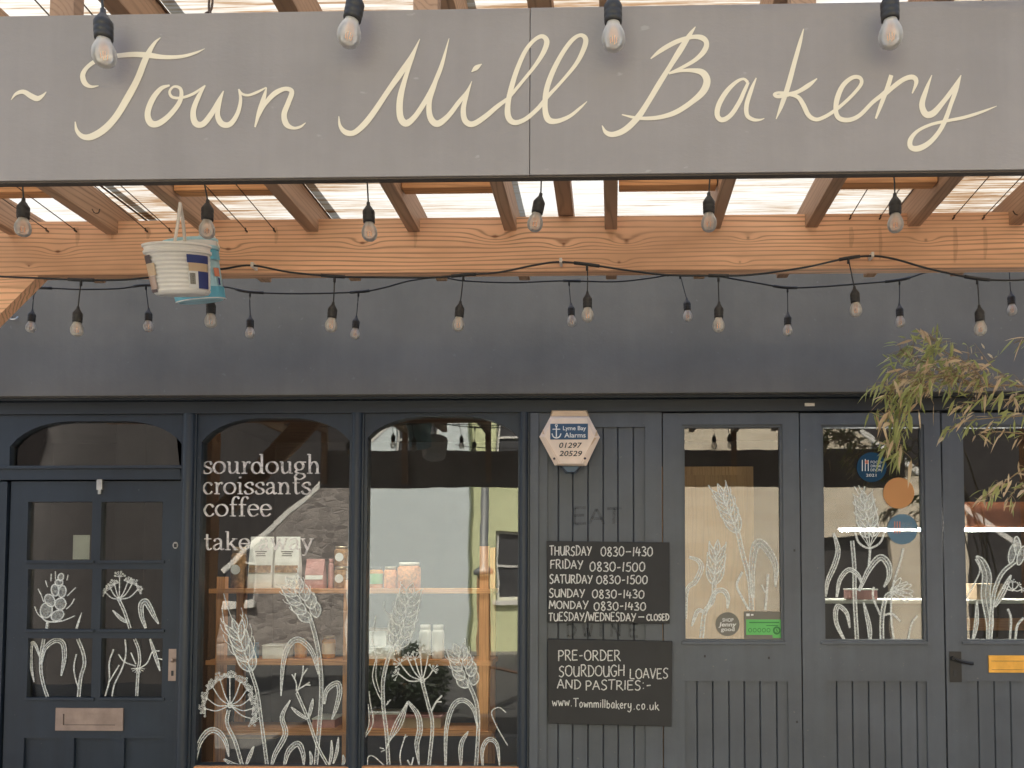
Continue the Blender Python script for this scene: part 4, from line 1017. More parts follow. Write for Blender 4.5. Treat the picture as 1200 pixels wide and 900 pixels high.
for px, py, tx, tl, lab in ((122, 64, 117, -.05, 'clear bulb in ribbed black holder hanging over the crossbar of the letter T'),
                            (409, 41, 419, .16, 'tilted clear bulb with glowing orange filament hanging between Town and Mill'),
                            (719, 45, 719, 0, 'clear bulb hanging before the sign between Mill and the letter B'),
                            (1044, 42, 1040, -.04, 'clear bulb hanging before the sign above the letters er of Bakery')):
    bulb(px, py, Y1, (tx, -28), lab, tl, k=.95, group=g1)
cable([(-150, -40), (-40, -28), (117, -28), (260, -22), (419, -28), (560, -22), (719, -28), (880, -22), (1040, -28), (1200, -24), (1330, -40)], Y1, 'black cable above the sign carrying its four bulbs')
Y2 = 2.25
for px, py, tx, tl, lab in ((26, 268, 25, 0, 'clear bulb below the tilde of the sign at the left edge'),
                            (243, 270, 237, -.04, 'clear bulb hanging beside the handle of the white bucket'),
                            (433, 273, 429, -.03, 'clear bulb below the sign between the words Town and Mill'),
                            (627, 262, 634, .16, 'slanting clear bulb below the sign beside the board seam'),
                            (831, 262, 833, .02, 'clear bulb below the sign under the letters Ba of Bakery'),
                            (1049, 263, 1046, -.03, 'clear bulb below the sign under the letter r of Bakery')):
    bulb(px, py, Y2, (tx, 196 + (px < 700) * 4), lab, tl, k=.98, group=g2)
cable([(-120, 198), (25, 200), (130, 204), (237, 200), (340, 204), (429, 200), (540, 204), (634, 198), (740, 200), (833, 196), (940, 199), (1046, 195), (1160, 197), (1300, 192)], Y2, 'black cable hidden behind the sign carrying the middle row of bulbs')
Y3 = 2.765
cable([(-60, 320), (0, 324), (50, 326), (95, 328), (140, 328), (175, 325), (215, 320), (262, 315), (295, 311), (340, 319), (395, 324), (450, 325), (510, 325), (545, 322), (585, 319), (630, 310), (657, 307), (690, 310), (730, 316), (780, 322), (830, 323), (880, 322), (945, 313), (990, 303), (1023, 300), (1050, 304), (1085, 314), (1130, 324), (1160, 328), (1200, 328), (1270, 322)], Y3, 'black sagging cable clipped along the front of the beam', tees=(95, 243, 392, 543, 688, 842, 994, 1145))
for px, py, tx, ty, tl, lab in ((90, 387, 95, 328, .05, 'nearer clear bulb hanging left of the buckets by the brace'),
                                (247, 377, 243, 317, 0, 'clear bulb hanging just below the light blue bucket'),
                                (388, 382, 392, 324, .06, 'clear bulb below the beam, left of a close smaller bulb'),
                                (537, 381, 543, 322, .07, 'clear bulb below the beam midway between the two bulb pairs'),
                                (688, 370, 688, 310, -.01, 'upper right bulb of the close pair above the alarm box'),
                                (842, 382, 842, 323, 0, 'lower right bulb of the close pair above the first tall door'),
                                (1003, 364, 994, 302, -.05, 'bulb hung highest, below the white clip on the right'),
                                (1149, 386, 1145, 326, -.04, 'large clear bulb above the bamboo sprays at the right')):
    bulb(px, py, Y3, (tx, ty), lab, tl, k=.93, group=g3)
Y4 = 3.42
cable([(42, 337), (70, 338), (95, 339), (140, 338), (172, 334), (215, 338), (262, 336), (292, 342), (350, 344), (420, 342), (450, 337), (480, 329), (515, 325), (545, 329), (600, 331), (660, 329), (720, 330), (760, 326), (792, 321), (822, 320), (850, 325), (890, 332), (922, 337), (960, 336), (1000, 333), (1054, 328), (1085, 319), (1110, 313), (1130, 311), (1183, 312), (1230, 309), (1280, 314)], Y4, 'black sagging cable hung behind the beam near the wall', r=.0036, tees=(44, 171, 293, 420, 667, 797, 923, 1054, 1183))
for px, py, tx, ty, tl, lab in ((36, 384, 41, 338, .08, 'small clear bulb nearest the left brace, on the far cable'),
                                (174, 383, 171, 334, -.04, 'small clear bulb hanging just left of the white bucket'),
                                (293, 391, 293, 342, 0, 'small low bulb hanging right of the blue bucket'),
                                (416, 392, 420, 342, .08, 'small tilted bulb beside a larger one above the second window'),
                                (670, 377, 667, 329, -.05, 'lower left bulb of the close pair above the alarm box'),
                                (806, 371, 797, 321, -.09, 'upper left slanting bulb of the close pair above the first tall door'),
                                (923, 388, 923, 337, 0, 'small low bulb between the first and second tall doors'),
                                (1055, 378, 1054, 328, -.01, 'small bulb hanging just above the tip of the bamboo'),
                                (1186, 364, 1183, 312, -.03, 'small bulb hanging nearest the right edge')):
    bulb(px, py, Y4, (tx, ty), lab, tl, k=.90, group=g4)
for px, py in ((295, 311), (657, 306), (1023, 299)):
    bm = B(); pbox(bm, px - 1.6, py - 4, px + 1.6, py + 1.5, Y3 - .006, .04, .001); obj('cable_clip', bm, 'white_plastic', pg)
bm = B(); c = W(20, 375, FW)
tube(bm, [(c.x - .03, FW, c.z + .02), (c.x - .02, FW - .02, c.z), (c.x + .012, FW - .03, c.z - .004), (c.x + .018, FW - .02, c.z + .01)], .004, 6)
part('wall_hook', bm, 'zinc')

# ================================================================== BUCKETS
def bucket(cx, cy, z0, z1, r0, r1, tilt, name, label, mat, mrim, panels, hook, ribs=True):
    """tapered tub with rolled rim, moulded ribs, printed label wrapped round the wall, and a strap handle"""
    e = thing(name, (cx, cy, z0), label, 'bucket'); H = z1 - z0
    prof = [(0, .002), (r0 - .004, .0), (r0, .004)]
    n = 18
    for i in range(n + 1):
        t = .03 + .76 * i / n; rr = r0 + (r1 - r0) * t
        prof.append((rr + (.0030 if i % 2 and ribs else 0), H * t))
    prof += [(r0 + (r1 - r0) * .81, H * .8), (r1 + .004, H * .815), (r1 + .005, H * .86), (r1 + .001, H * .88), (r1 + .002, H * .94), (r1 + .006, H * .955), (r1 + .006, H * .99), (r1 + .002, H), (r1 - .003, H * .98), (r0 + (r1 - r0) * .8 - .004, H * .78), (r0 - .004, .006), (0, .006)]
    bm = B(); lathe(bm, prof, 48); body = obj('body', bm, mat, e, True, True); body.data.set_sharp_from_angle(angle=R(28))
    for (a0, a1, t0, t1, m) in panels:
        bm = B(); k = 14; L = []
        for i in range(k + 1):
            a = R(a0 + (a1 - a0) * i / k)
            L.append([bm.verts.new(((r0 + (r1 - r0) * t + .0048) * math.sin(a), -(r0 + (r1 - r0) * t + .0048) * math.cos(a), H * t)) for t in (t0, t1)])
        for p, q in zip(L, L[1:]): bm.faces.new((p[0], q[0], q[1], p[1]))
        obj('printed_label', bm, m, e, True, True)
    bm = B(); ha, hb, top = hook
    e.rotation_euler = (R(14), tilt, 0); mi_ = Matrix.LocRotScale(e.location, e.rotation_euler, e.scale).inverted()
    for h_ in (ha, hb): tube(bm, [mi_ @ h_, mi_ @ (h_ * .5 + top * .5 + Vector((.002, 0, 0))), mi_ @ top], .0048 if ribs else .003, 6, True, 4)
    obj('handle', bm, 'white_plastic', e, True, True)
    e.rotation_euler = (R(14), tilt, 0)
    return e
bY = 2.45
c0, c1 = W(214, 346, bY), W(212.5, 291, bY)
hk = W(211, 239, bY)
e = bucket(c0.x, bY, c0.z, c1.z, .074, .087, R(-1.2), 'white_bucket', 'ribbed white plastic bucket with blue printed label hanging from a rafter', 'bucket', 'bucket',
       [(42, 86, .44, .60, 'tan_print'), (40, 88, .60, .76, 'royal'), (40, 60, .10, .44, 'white_ink'), (60, 88, .10, .44, 'royal'), (43, 54, .18, .40, 'grey_print'),
        (89, 100, .10, .76, 'white_ink'), (-70, -30, .60, .76, 'brown_print'), (-70, -22, .36, .60, 'tan_print'), (-70, -26, .10, .355, 'copper'), (-70, -28, .03, .095, 'brown_print')],
       (W(204, 287, 2.385), W(217, 286, 2.50), W(211, 238, 2.45)))
bY2 = 2.66
c0, c1 = W(236, 352, bY2), W(232, 288, bY2)
top = W(243, 252, bY2)
e = bucket(c0.x, bY2, c0.z - .004, c1.z + .004, .070, .080, R(-7), 'blue_bucket', 'light blue printed tub hanging tilted behind the white bucket', 'cyan', 'bucket',
       [(-60, 100, .02, .20, 'cyan2'), (40, 100, .64, .80, 'cyan2'), (66, 84, .36, .50, 'coral'), (76, 82, .22, .34, 'royal'), (-60, 110, .002, .02, 'white_ink'), (-60, 110, .815, .99, 'white_ink')],
       (W(257, 291, 2.62), W(222, 291, 2.64), W(243, 262, 2.64)), False)

# ================================================================== ALARM BOX AND BLACKBOARDS
aY = D - .085
al = thing('alarm_box', (X(667, D, 515), D, Z(546, D, 667)), 'hexagonal cream burglar alarm box with blue anchor label and phone number', 'alarm box')
hexo = [(645, 488), (690, 488), (703, 512.5), (687, 546), (650, 545.5), (632, 512)]
hexi = [(648, 490.5), (687, 490.5), (696.5, 512), (682.5, 543.5), (654.5, 543.2), (638, 512)]
def frustum(bm, a, b, Ya, Yb, mi=0, cap=True):
    va = [bm.verts.new(W(x, y, Ya)) for x, y in a]; vb = [bm.verts.new(W(x, y, Yb)) for x, y in b]; n = len(a)
    for i in range(n): bm.faces.new((va[i], va[(i + 1) % n], vb[(i + 1) % n], vb[i])).material_index = mi
    bm.faces.new(vb); 
    if cap: bm.faces.new(va)
bm = B()
sc = lambda P, k, cx=667, cy=517: [(cx + (x - cx) * k, cy + (y - cy) * k) for x, y in P]
frustum(bm, sc(hexo, 1.0), hexo, D + .004, aY + .02); frustum(bm, hexo, hexi, aY + .0195, aY, cap=False)
obj('case', bm, 'alarm', al)
bm = B()
for a, b in (((633.5, 513), (651, 544)), ((702, 513.5), (686, 544.5))):
    d = 1 if a[0] < 667 else -1
    vs = [W(a[0] + d * 2.6, a[1] - 10, aY + .012), W(a[0] + d * 6, a[1], aY - .0012), W(b[0] + d * 5.5, b[1] - 1.5, aY - .0012), W(b[0] + d * .6, b[1], aY + .0145), W(a[0] + d * 1.2, a[1], aY + .0155)]
    bm.faces.new([bm.verts.new(v) for v in vs])
obj('stained_edge', bm, 'alarm_rim', al, smooth=None)
bm = B(); frustum(bm, [(646, 480.5), (688, 480.5), (690.5, 488), (644.5, 488)], [(648, 481.5), (686.5, 481.5), (689, 487.6), (646, 487.6)], D, aY + .03); obj('top_cover', bm, 'alarm_rim', al)
bm = B(); frustum(bm, [(656, 546), (682, 546), (675, 555), (663, 555)], [(659, 546.5), (679, 546.5), (673, 553), (665, 553)], D, aY + .02); obj('strobe_lens', bm, 'lens', al)
bm = B(); pbox(bm, 644.8, 496.5, 689, 515, aY - .0015, .0015); lab = obj('label_panel', bm, 'label_blue', al)
br = Brush(aY - .0022)
br.stroke([(652, 499), (652, 512)], 1.3, None, False); br.stroke([(647.5, 503), (656.5, 503)], 1.1, None, False); br.oval(652, 498.6, 1.3, 1.3, 0, .8)
br.stroke([(646.8, 508), (648.5, 511.8), (652, 513.2), (655.6, 511.8), (657.4, 508)], 1.3)
br.done('anchor', 'white_ink', lab)
for m_, args in (('white_ink', ('Lyme Bay', 673, 504, aY - .0022, 5.0, lab, 'white_ink', 'lettering', 'CENTER', 27)), ('white_ink', ('Alarms', 674, 512.6, aY - .0022, 5.8, lab, 'white_ink', 'lettering', 'CENTER', 25)),
                 ('ink', ('01297', 667.5, 524.8, aY - .002, 6.4, al, 'ink', 'lettering', 'CENTER', 27)), ('ink', ('20529', 668.3, 534.4, aY - .002, 6.4, al, 'ink', 'lettering', 'CENTER', 27))):
    type_text(*args, shear=.2 if m_ == 'ink' else 0, bold=.012)
bm = B()
for px, py in ((649.5, 537.5), (685.5, 537.3)):
    c = W(px, py, aY); vs = [bm.verts.new((c.x + .006 * math.cos(k * math.pi / 5), aY - .0015, c.z + .006 * math.sin(k * math.pi / 5))) for k in range(10)]; bm.faces.new(vs)
obj('screw', bm, 'brown_print', al, smooth=None)

def blackboard(quad, label, lines):
    Yb = D - .022
    c = W(sum(p[0] for p in quad) / 4, max(p[1] for p in quad), Yb)
    e = thing('blackboard', c, label, 'blackboard', 'blackboards on the panelled wall')
    bm = B(); P = [W(x, y, Yb) for x, y in quad]; plate(bm, [(p.x, p.z) for p in P], [], Yb, D + .017)
    bmesh.ops.bevel(bm, geom=[ed for ed in bm.edges if abs(ed.verts[0].co.y - Yb) < 1e-5 and abs(ed.verts[1].co.y - Yb) < 1e-5 and len({round(f.normal.y, 2) for f in ed.link_faces}) > 0 and any(abs(f.calc_center_median().y - Yb) > 1e-4 for f in ed.link_faces)], offset=.002, segments=1, affect='EDGES')
    obj('board', bm, 'chalkboard', e)
    br = Brush(Yb - .001)
    for l in lines: chalk_text(br, *l)
    br.done('chalk_writing', 'chalk', e)
blackboard([(640.5, 634), (784.5, 635.5), (785, 731), (642, 729.5)], 'upper blackboard chalked with the opening hours for each weekday', [
    ('THURSDAY', 644, 693, 651, 10.5, 1.42), ('0830–1430', 704, 765, 651.5, 10.5, 1.42), ('FRIDAY', 645, 683, 666.5, 10, 1.42), ('0830-1500', 691, 756, 669.5, 10.5, 1.42),
    ('SATURDAY', 644, 694, 683.5, 10, 1.42), ('0830-1500', 699, 759, 684, 9.5, 1.42), ('SUNDAY', 643.5, 685, 700, 9.5, 1.42), ('0830-1430', 694, 755, 701, 9.5, 1.42),
    ('MONDAY', 643.5, 689, 713.5, 9, 1.42), ('0830-1430', 696, 757, 715, 9.5, 1.42), ('TUESDAY/WEDNESDAY', 643, 745, 727.5, 9.5, 1.35), ('–', 747, 756, 727.5, 9, 1.42), ('CLOSED', 758, 784, 727, 7.5, 1.4)])
blackboard([(641.5, 749), (788, 751.5), (787, 851.5), (642.5, 848)], 'lower blackboard chalked with the pre-order notice and web address', [
    ('PRE-ORDER', 654, 727, 774, 12, 1.35), ('SOURDOUGH', 655, 732, 792.5, 12.5, 1.35), ('LOAVES', 738, 783, 795, 12, 1.35), ('AND', 653, 681, 807, 10.5, 1.35), ('PASTRIES:-', 686, 763, 808.5, 11, 1.35),
    ('www.', 647, 671, 827.5, 10, 1.15), ('Townmillbakery', 672, 740, 828.5, 9.5, 1.15, .03), ('.co.uk', 742, 772, 831.5, 9.5, 1.15)])

# ================================================================== STICKERS
def disc(bm, px, py, rpx, Y, n=40):
    Yv = Y
    bm.faces.new([bm.verts.new(W(px + rpx * math.cos(2 * math.pi * i / n), py + rpx * math.sin(2 * math.pi * i / n), Yv)) for i in range(n)])
gs = 'stickers on the tall door glass'
sY = YG - .004
def rsticker(px, py, r, mat, label):
    e = thing('sticker', W(px, py + r, sY), label, 'sticker', gs)
    bm = B(); n = 40
    a = [bm.verts.new(W(px + r * math.cos(2 * math.pi * i / n), py + r * math.sin(2 * math.pi * i / n), sY)) for i in range(n)]
    b = [bm.verts.new(v.co + Vector((0, .0006, 0))) for v in a]; bm.faces.new(a); bm.faces.new(list(reversed(b)))
    for i in range(n): bm.faces.new((a[i], a[(i + 1) % n], b[(i + 1) % n], b[i]))
    obj('disc', bm, mat, e); return e
st = rsticker(852.5, 731.5, 14, 'grey_print', 'round grey sticker with white lettering beside the green rating card')
type_text('SHOP', 853, 728.5, sY - .0008, 4.2, st, 'white_ink', wpx=13, bold=.015); type_text('Jenny', 852.5, 734, sY - .0008, 5, st, 'white_ink', wpx=21, bold=.02, shear=.15); type_text('good', 853, 739.5, sY - .0008, 4.6, st, 'white_ink', wpx=16, bold=.015)
st = thing('sticker', W(896, 751, sY), 'rectangular grey and bright green food rating card in the door glass', 'sticker', gs)
bm = B(); pbox(bm, 872, 716.5, 917.5, 750, sY, .0008); obj('card', bm, 'grey_print', st)
bm = B(); pbox(bm, 874.5, 726, 916, 744, sY - .001, .001); pbox(bm, 905.5, 744.2, 916.5, 747.5, sY - .001, .001); obj('green_panel', bm, 'green_print', st)
br = Brush(sY - .0018)
for k in range(5): br.oval(879 + k * 5.4, 738.5, 1.9, 2.2, 0, .7)
br.oval(910.3, 738.8, 3.6, 3.9, 0, 2.0); br.stroke([(878, 729.5), (913, 729.5)], 1.3, None, False); br.stroke([(898, 733), (912, 733)], .9, None, False)
br.done('rating_marks', 'green_dark', st)
type_text('5', 910.3, 741, sY - .002, 4.4, st, 'green_dark', bold=.02)
br = Brush(sY - .0012); br.stroke([(874.5, 720.5), (878.5, 720.5)], 3, None, False); br.stroke([(880, 720.5), (883, 720.5)], 2, None, False); br.done('heading', 'white_ink', st)
st = rsticker(1021.5, 547.5, 17.5, 'navy_vinyl', 'dark blue round award sticker with fork emblem and year, uppermost on its door')
br = Brush(sY - .0012)
for k, x in enumerate((1010.5, 1014, 1017.5)): br.stroke([(x, 539 + (k == 1) * -1), (x, 552)], 1.0, None, False)
br.done('fork_emblem', 'white_ink', st)
br = Brush(sY - .0016); br.oval(1015.7, 541.5, 1.4, 1.4, 0, 1.4); br.done('red_dot', 'coral', st)
for k, s in enumerate(('FOOD', 'DRINK', 'DEVON')): type_text(s, 1026.5, 543 + k * 4.6, sY - .0012, 3.2, st, 'white_ink', wpx=12.5)
type_text('2021', 1021.5, 558.5, sY - .0012, 3.4, st, 'white_ink', wpx=12)
rsticker(1053.2, 577.8, 18.2, 'orange_vinyl', 'plain round orange sticker between the two blue ones')
st = rsticker(1057.5, 620.2, 17.8, 'pale_blue_vinyl', 'pale blue round award sticker, lowest of the three on its door')
br = Brush(sY - .0012)
for x in (1048.5, 1051.5, 1054.5): br.stroke([(x, 611), (x, 625)], 1.0, None, False)
br.done('fork_emblem', 'coral', st)
for k, s in enumerate(('FOOD', 'DRINK', 'DEVON')): type_text(s, 1063, 615 + k * 4.6, sY - .0012, 3.0, st, 'wash', wpx=11)
bm = B(); pbox(bm, 85.5, 627, 105, 655.5, YD + .03, .0012)
tag(obj('paper_notice', bm, 'paper'), 'small white paper notice inside the upper left pane of the navy door', 'notice')

# ================================================================== INSIDE THE SHOP
sh = thing('shelf_unit', (X(405, 4.75), 4.75, 0), 'open pine shelf unit with three shelves standing behind the shop windows', 'shelves')
SYY = 4.75
for a, b, t in ((254, 264, 676), (403, 411, 680), (562, 573, 640)):
    bm = B(); box(bm, X(a, SYY), X(b, SYY), SYY, SYY + .045, 0.02, Z(t, SYY), .002); box(bm, X(a, SYY), X(b, SYY), SYY + .26, SYY + .3, 0.02, Z(t, SYY), .002); obj('upright', bm, 'upright', sh)
SHZ = []
for p, l in ((690, 246), (774, 244), (856, 244)):
    bm = B(); zt = Z(p, SYY, 400); SHZ.append(zt); box(bm, X(l, SYY), X(577, SYY), SYY - .012, SYY - .001, zt - .026, zt, .002)
    box(bm, X(l, SYY), X(577, SYY), SYY + .046, SYY + .259, zt - .026, zt, .002); obj('shelf', bm, 'shelf', sh)
M['granola'] = paint('granola', (.30, .17, .08), .9, .6, 40)
M['amber'] = paint('amber_honey', (.50, .22, .04), .2, .3, 20)
M['pink'] = paint('pink_packet', (.55, .28, .26), .5, .2, 15)
M['orange_food'] = paint('orange_snack', (.60, .24, .08), .6, .5, 60)
M['leafgreen_label'] = paint('green_jar_label', (.20, .40, .16), .6, .1)
M['blue_tin'] = paint('blue_tin', (.03, .20, .40), .4, .1)
M['kraft'] = paint('kraft_card', (.45, .33, .22), .8, .1)
M['dark_tub'] = paint('dark_tub', (.05, .05, .055), .5, .2)
IY = SYY + .12
def jar(px0, px1, py0, shelf, body, lid, label, text, band=None, roundlab=False, Y=IY):
    x0, x1 = X(px0, Y), X(px1, Y); r = (x1 - x0) / 2; zb_ = SHZ[shelf] + .001 if isinstance(shelf, int) else shelf; h = Z(py0, Y, px0) - zb_
    e = thing('jar', ((x0 + x1) / 2, Y, zb_), text, 'jar', 'jars and packets on the shop shelves')
    bm = B(); lathe(bm, [(0, 0), (r * .9, 0), (r, .006), (r, h * .78), (r * .82, h * .86), (0, h * .86)], 20); obj('body', bm, body, e, True, True)
    bm = B(); lathe(bm, [(0, h * .861), (r * .86, h * .861), (r * .88, h * .99), (r * .8, h), (0, h)], 20); obj('lid', bm, lid, e, True, True)
    if label:
        bm = B()
        if roundlab:
            bm.faces.new([bm.verts.new((r * .62 * math.cos(k * .3926991), -r - .002, h * .45 + r * .62 * math.sin(k * .3926991))) for k in range(16)])
        else:
            L = [[bm.verts.new(((r + .0012) * math.sin(a), -(r + .0012) * math.cos(a), z)) for z in (h * .2, h * .68)] for a in [R(-80 + 16 * i) for i in range(11)]]
            for p, q in zip(L, L[1:]): bm.faces.new((p[0], q[0], q[1], p[1]))
        obj('label', bm, label, e, None, True)
    return e
jar(271, 289, 641, 0, 'granola', 'kraft', 'white_ink', 'jar of granola with round white label at the left end of the top shelf', roundlab=True)
j1 = jar(392, 408, 664, 0, 'granola', 'cap', 'white_ink', 'lower of two stacked jars with round labels beside the mullion', roundlab=True)
jar(392, 408, 640, SHZ[0] + Z(664, IY) - SHZ[0] + .002, 'granola', 'cap', 'white_ink', 'upper of two stacked jars with round labels beside the mullion', roundlab=True)
jar(431, 449, 664, 0, 'amber', 'dark_tub', 'leafgreen_label', 'jar with a green label on the top shelf')
jar(450, 465, 664, 0, 'orange_food', 'cap', None, 'plain amber jar between the green-labelled jar and the orange tub')
jar(466, 493, 659, 0, 'orange_food', 'white_plastic', None, 'orange tub with white lid at the right of the top shelf')
jar(347, 361, 748, 1, 'amber', 'cap', None, 'amber jar behind the arched painted leaf on the middle shelf')
jar(379, 394, 745, 1, 'amber', 'cap', 'tan_print', 'golden honey jar near the mullion on the middle shelf')
jar(296, 305, 753, 1, 'blue_tin', 'blue_tin', None, 'small bright blue tin on the middle shelf')
jar(385, 391, 655, 0, 'pink', 'pink', None, 'slim pink jar between the pink packet and the stacked jars')
jar(492, 506, 732, 1, 'white_plastic', 'white_plastic', None, 'left one of two white tubs on the middle shelf')
jar(507, 521, 732, 1, 'white_plastic', 'white_plastic', None, 'right one of two white tubs on the middle shelf')
def bag(px0, px1, py0, shelf, text, lab=True, mats=('paper', 'granola')):
    x0, x1 = X(px0, IY), X(px1, IY); zb_ = SHZ[shelf] + .001; h = Z(py0, IY, px0) - zb_; w_ = (x1 - x0) / 2
    e = thing('packet', ((x0 + x1) / 2, IY, zb_), text, 'packet', 'jars and packets on the shop shelves')
    bm = B(); k = [(0, 1, .03), (.12, 1, .032), (.5, .97, .026), (.9, .95, .006), (1, .96, .003)]
    rings = [[bm.verts.new((sx * w_ * a, sy * d, h * t)) for sx, sy in ((-1, -1), (1, -1), (1, 1), (-1, 1))] for t, a, d in k]
    for p, q in zip(rings, rings[1:]):
        for i in range(4): bm.faces.new((p[i], p[(i + 1) % 4], q[(i + 1) % 4], q[i]))
    bm.faces.new(rings[0]); bm.faces.new(rings[-1]); obj('bag', bm, mats[0], e, False, True)
    bm = B(); vs = [bm.verts.new((sx * w_ * .92, -(.0335 - .012 * t), h * (.3 + .26 * t))) for sx, t in ((-1, 0), (1, 0), (1, 1), (-1, 1))]; bm.faces.new(vs); obj('clear_front', bm, mats[1], e, None, True)
    if lab:
        bm = B()
        for q, t in ((.6, .70), (.45, .66), (.5, .62)):
            y_ = -(.033 - .026 * t) ; bm.faces.new([bm.verts.new((sx * w_ * q * .8, y_ - .004, h * tt)) for sx, tt in ((-1, t), (1, t), (1, t + .018), (-1, t + .018))])
        obj('print', bm, 'ink', e, None, True)
bag(293, 321, 629, 0, 'left of two white bags with clear granola fronts on the top shelf')
bag(323, 352, 629, 0, 'right of two white bags with clear granola fronts on the top shelf')
bag(359, 381, 655, 0, 'pink packet with white label on the top shelf', False, ('pink', 'paper'))
def carton(px0, px1, py0, z, mat, text, lidm='kraft', Y=IY, dp=.16, cat='box'):
    x0, x1 = X(px0, Y), X(px1, Y); zt = Z(py0, Y, px0)
    e = thing('carton', ((x0 + x1) / 2, Y, z), text, cat, 'boxes inside the shop')
    bm = B(); box(bm, x0, x1, Y - .05, Y - .05 + dp, z, zt - .008, .003); obj('box', bm, mat, e)
    bm = B(); box(bm, x0 - .003, x1 + .003, Y - .053, Y - .047 + dp, zt - .0075, zt, .002); obj('lid', bm, lidm, e)
    return zt
carton(313, 337, 755, SHZ[1] + .001, 'paper', 'white card box on the middle shelf', 'paper')
zt = carton(427, 466, 757, SHZ[1] + .001, 'paper', 'wide pale tray box at the foot of a stack in the second window', 'paper')
carton(427, 456, 737, zt + .002, 'paper', 'pale box stacked on the wide tray box', 'kraft')
carton(372, 398, 840, SHZ[2] + .001, 'pink', 'pinkish box on the bottom shelf beside the mullion', 'paper')
carton(430, 470, 834, SHZ[2] + .001, 'pink', 'flat pink box at the left of the bottom shelf in the second window', 'paper')
carton(472, 520, 838, SHZ[2] + .001, 'kraft', 'brown card box in the middle of the bottom shelf', 'pink')
carton(270, 330, 862, .021, 'dark_tub', 'large dark crate on the floor under the shelves', 'kraft')
# right-hand room: cupboard, beam, shelf, strip light
cb = thing('cupboard', (X(820, 5.3), 5.3, 0), 'tall pale wooden cupboard behind the first tall door', 'cupboard')
bm = B(); box(bm, X(770, 5.3), X(884, 5.3), 5.3, 5.75, .02, Z(547, 5.3), .004); obj('carcass', bm, 'oak', cb)
bm = B(); box(bm, X(772, 5.28), X(873, 5.28), 5.275, 5.297, .1, Z(557, 5.28), .003); obj('cupboard_door', bm, 'oak', cb)
bm = B(); c = W(858, 582, 5.27); lathe(bm, [(0, -.012), (.012, -.008), (.014, 0), (.012, .008), (0, .012)], 12, (c.x, 5.262, c.z)); obj('knob', bm, 'iron', cb)
bm = B(); box(bm, X(1092, 5.7), X(1290, 5.7), 5.7, 5.8, Z(619, 5.7, 1160), Z(588, 5.7, 1160), .004)
tag(obj('wall_board', bm, paint('red_brown_board', (.30, .09, .035), .6, .2, 5)), 'red brown wooden board on the back wall behind the door with the lever handle', 'board')
cs = thing('counter_shelf', (X(1080, 5.2), 5.2, 0), 'dark counter with pale edged shelf behind the second and third tall doors', 'counter')
bm = B(); box(bm, X(966, 5.2), X(1290, 5.2), 5.2, 5.6, Z(707, 5.2), Z(703, 5.2), .002); obj('top', bm, 'white_trim', cs)
bm = B(); box(bm, X(966, 5.2), X(1290, 5.2), 5.24, 5.6, .02, Z(707.3, 5.2), .002); obj('body', bm, 'dark_tub', cs)
bm = B(); box(bm, X(1126, 5.2), X(1290, 5.2), 5.2, 5.238, Z(738, 5.2), Z(724, 5.2), .002); obj('rail', bm, 'shelf', cs)
carton(994, 1025, 690, Z(703, 5.2) + .002, 'pink', 'red brown box standing on the counter behind the second tall door', 'paper', 5.3)
carton(1140, 1170, 684, Z(703, 5.2) + .002, 'kraft', 'brown box standing on the counter behind the third tall door', 'kraft', 5.3)
lt = thing('strip_light', (X(1090, 5.45), 5.45, Z(621, 5.45)), 'lit fluorescent strip lamp inside behind the right-hand doors', 'lamp')
m, t, b, o = newmat('lit_tube'); b.inputs['Emission Color'].default_value = (1, .95, .86, 1); b.inputs['Emission Strength'].default_value = 80; b.inputs['Base Color'].default_value = (.8, .8, .8, 1)
bm = B(); za = Z(621, 5.45, 1090); tube(bm, [(X(985, 5.45), 5.45, za), (X(1212, 5.45), 5.45, za)], .009, 10, False); obj('tube', bm, m, lt, True)
bm = B(); box(bm, X(983, 5.45), X(1214, 5.45), 5.462, 5.50, za + .002, za + .016, .002); obj('fitting', bm, 'dark_tub', lt)
l2 = lt.copy(); COL.objects.link(l2); l2['label'] = 'added unseen strip lamp brightening the pine shelves from above the window heads'; l2.location = (-1.25, 4.36, 2.5)  # second lamp, added out of view to brighten the shelves
for q in list(lt.children): n_ = q.copy(); COL.objects.link(n_); n_.parent = l2
lt['group'] = l2['group'] = 'strip lamps inside the shop'
# the back of the left room seen past the shelves
bm = B(); box(bm, -3.3, -3.1, 5.6, 7.79, .02, 2.7); tag(obj('partition_wall', bm, 'interior_dark'), 'dim plastered partition inside behind the navy door', 'wall')

# ================================================================== BAMBOO AT THE RIGHT
def leaf_mat(name, c1, c2):
    m, t, b, o = newmat(name); v = mapping(t); n = noise(t, v, 9, 3, .6)
    c = ramp(t, n.outputs[0], [(.3, c1), (.7, c2)]); t.links.new(c, b.inputs['Base Color']); b.inputs['Roughness'].default_value = .55
    tl = node(t, 'ShaderNodeBsdfTranslucent'); t.links.new(c, tl.inputs[0])
    mx = node(t, 'ShaderNodeMixShader'); mx.inputs[0].default_value = .35
    t.links.new(b.outputs[0], mx.inputs[1]); t.links.new(tl.outputs[0], mx.inputs[2]); t.links.new(mx.outputs[0], o.inputs[0]); return m
M['leaf_green'] = leaf_mat('green_bamboo_leaf', (.27, .32, .10), (.50, .51, .22))
M['leaf_dry'] = leaf_mat('straw_bamboo_leaf', (.56, .37, .21), (.76, .64, .45))
M['culm'] = paint('bamboo_cane', (.30, .21, .11), .5, .3, 10)
PYB = 3.5
pot = Vector((X(1330, PYB), PYB, 0))
bp = thing('bamboo', pot, 'potted bamboo with arching sprays of green and straw leaves by the right door', 'plant')
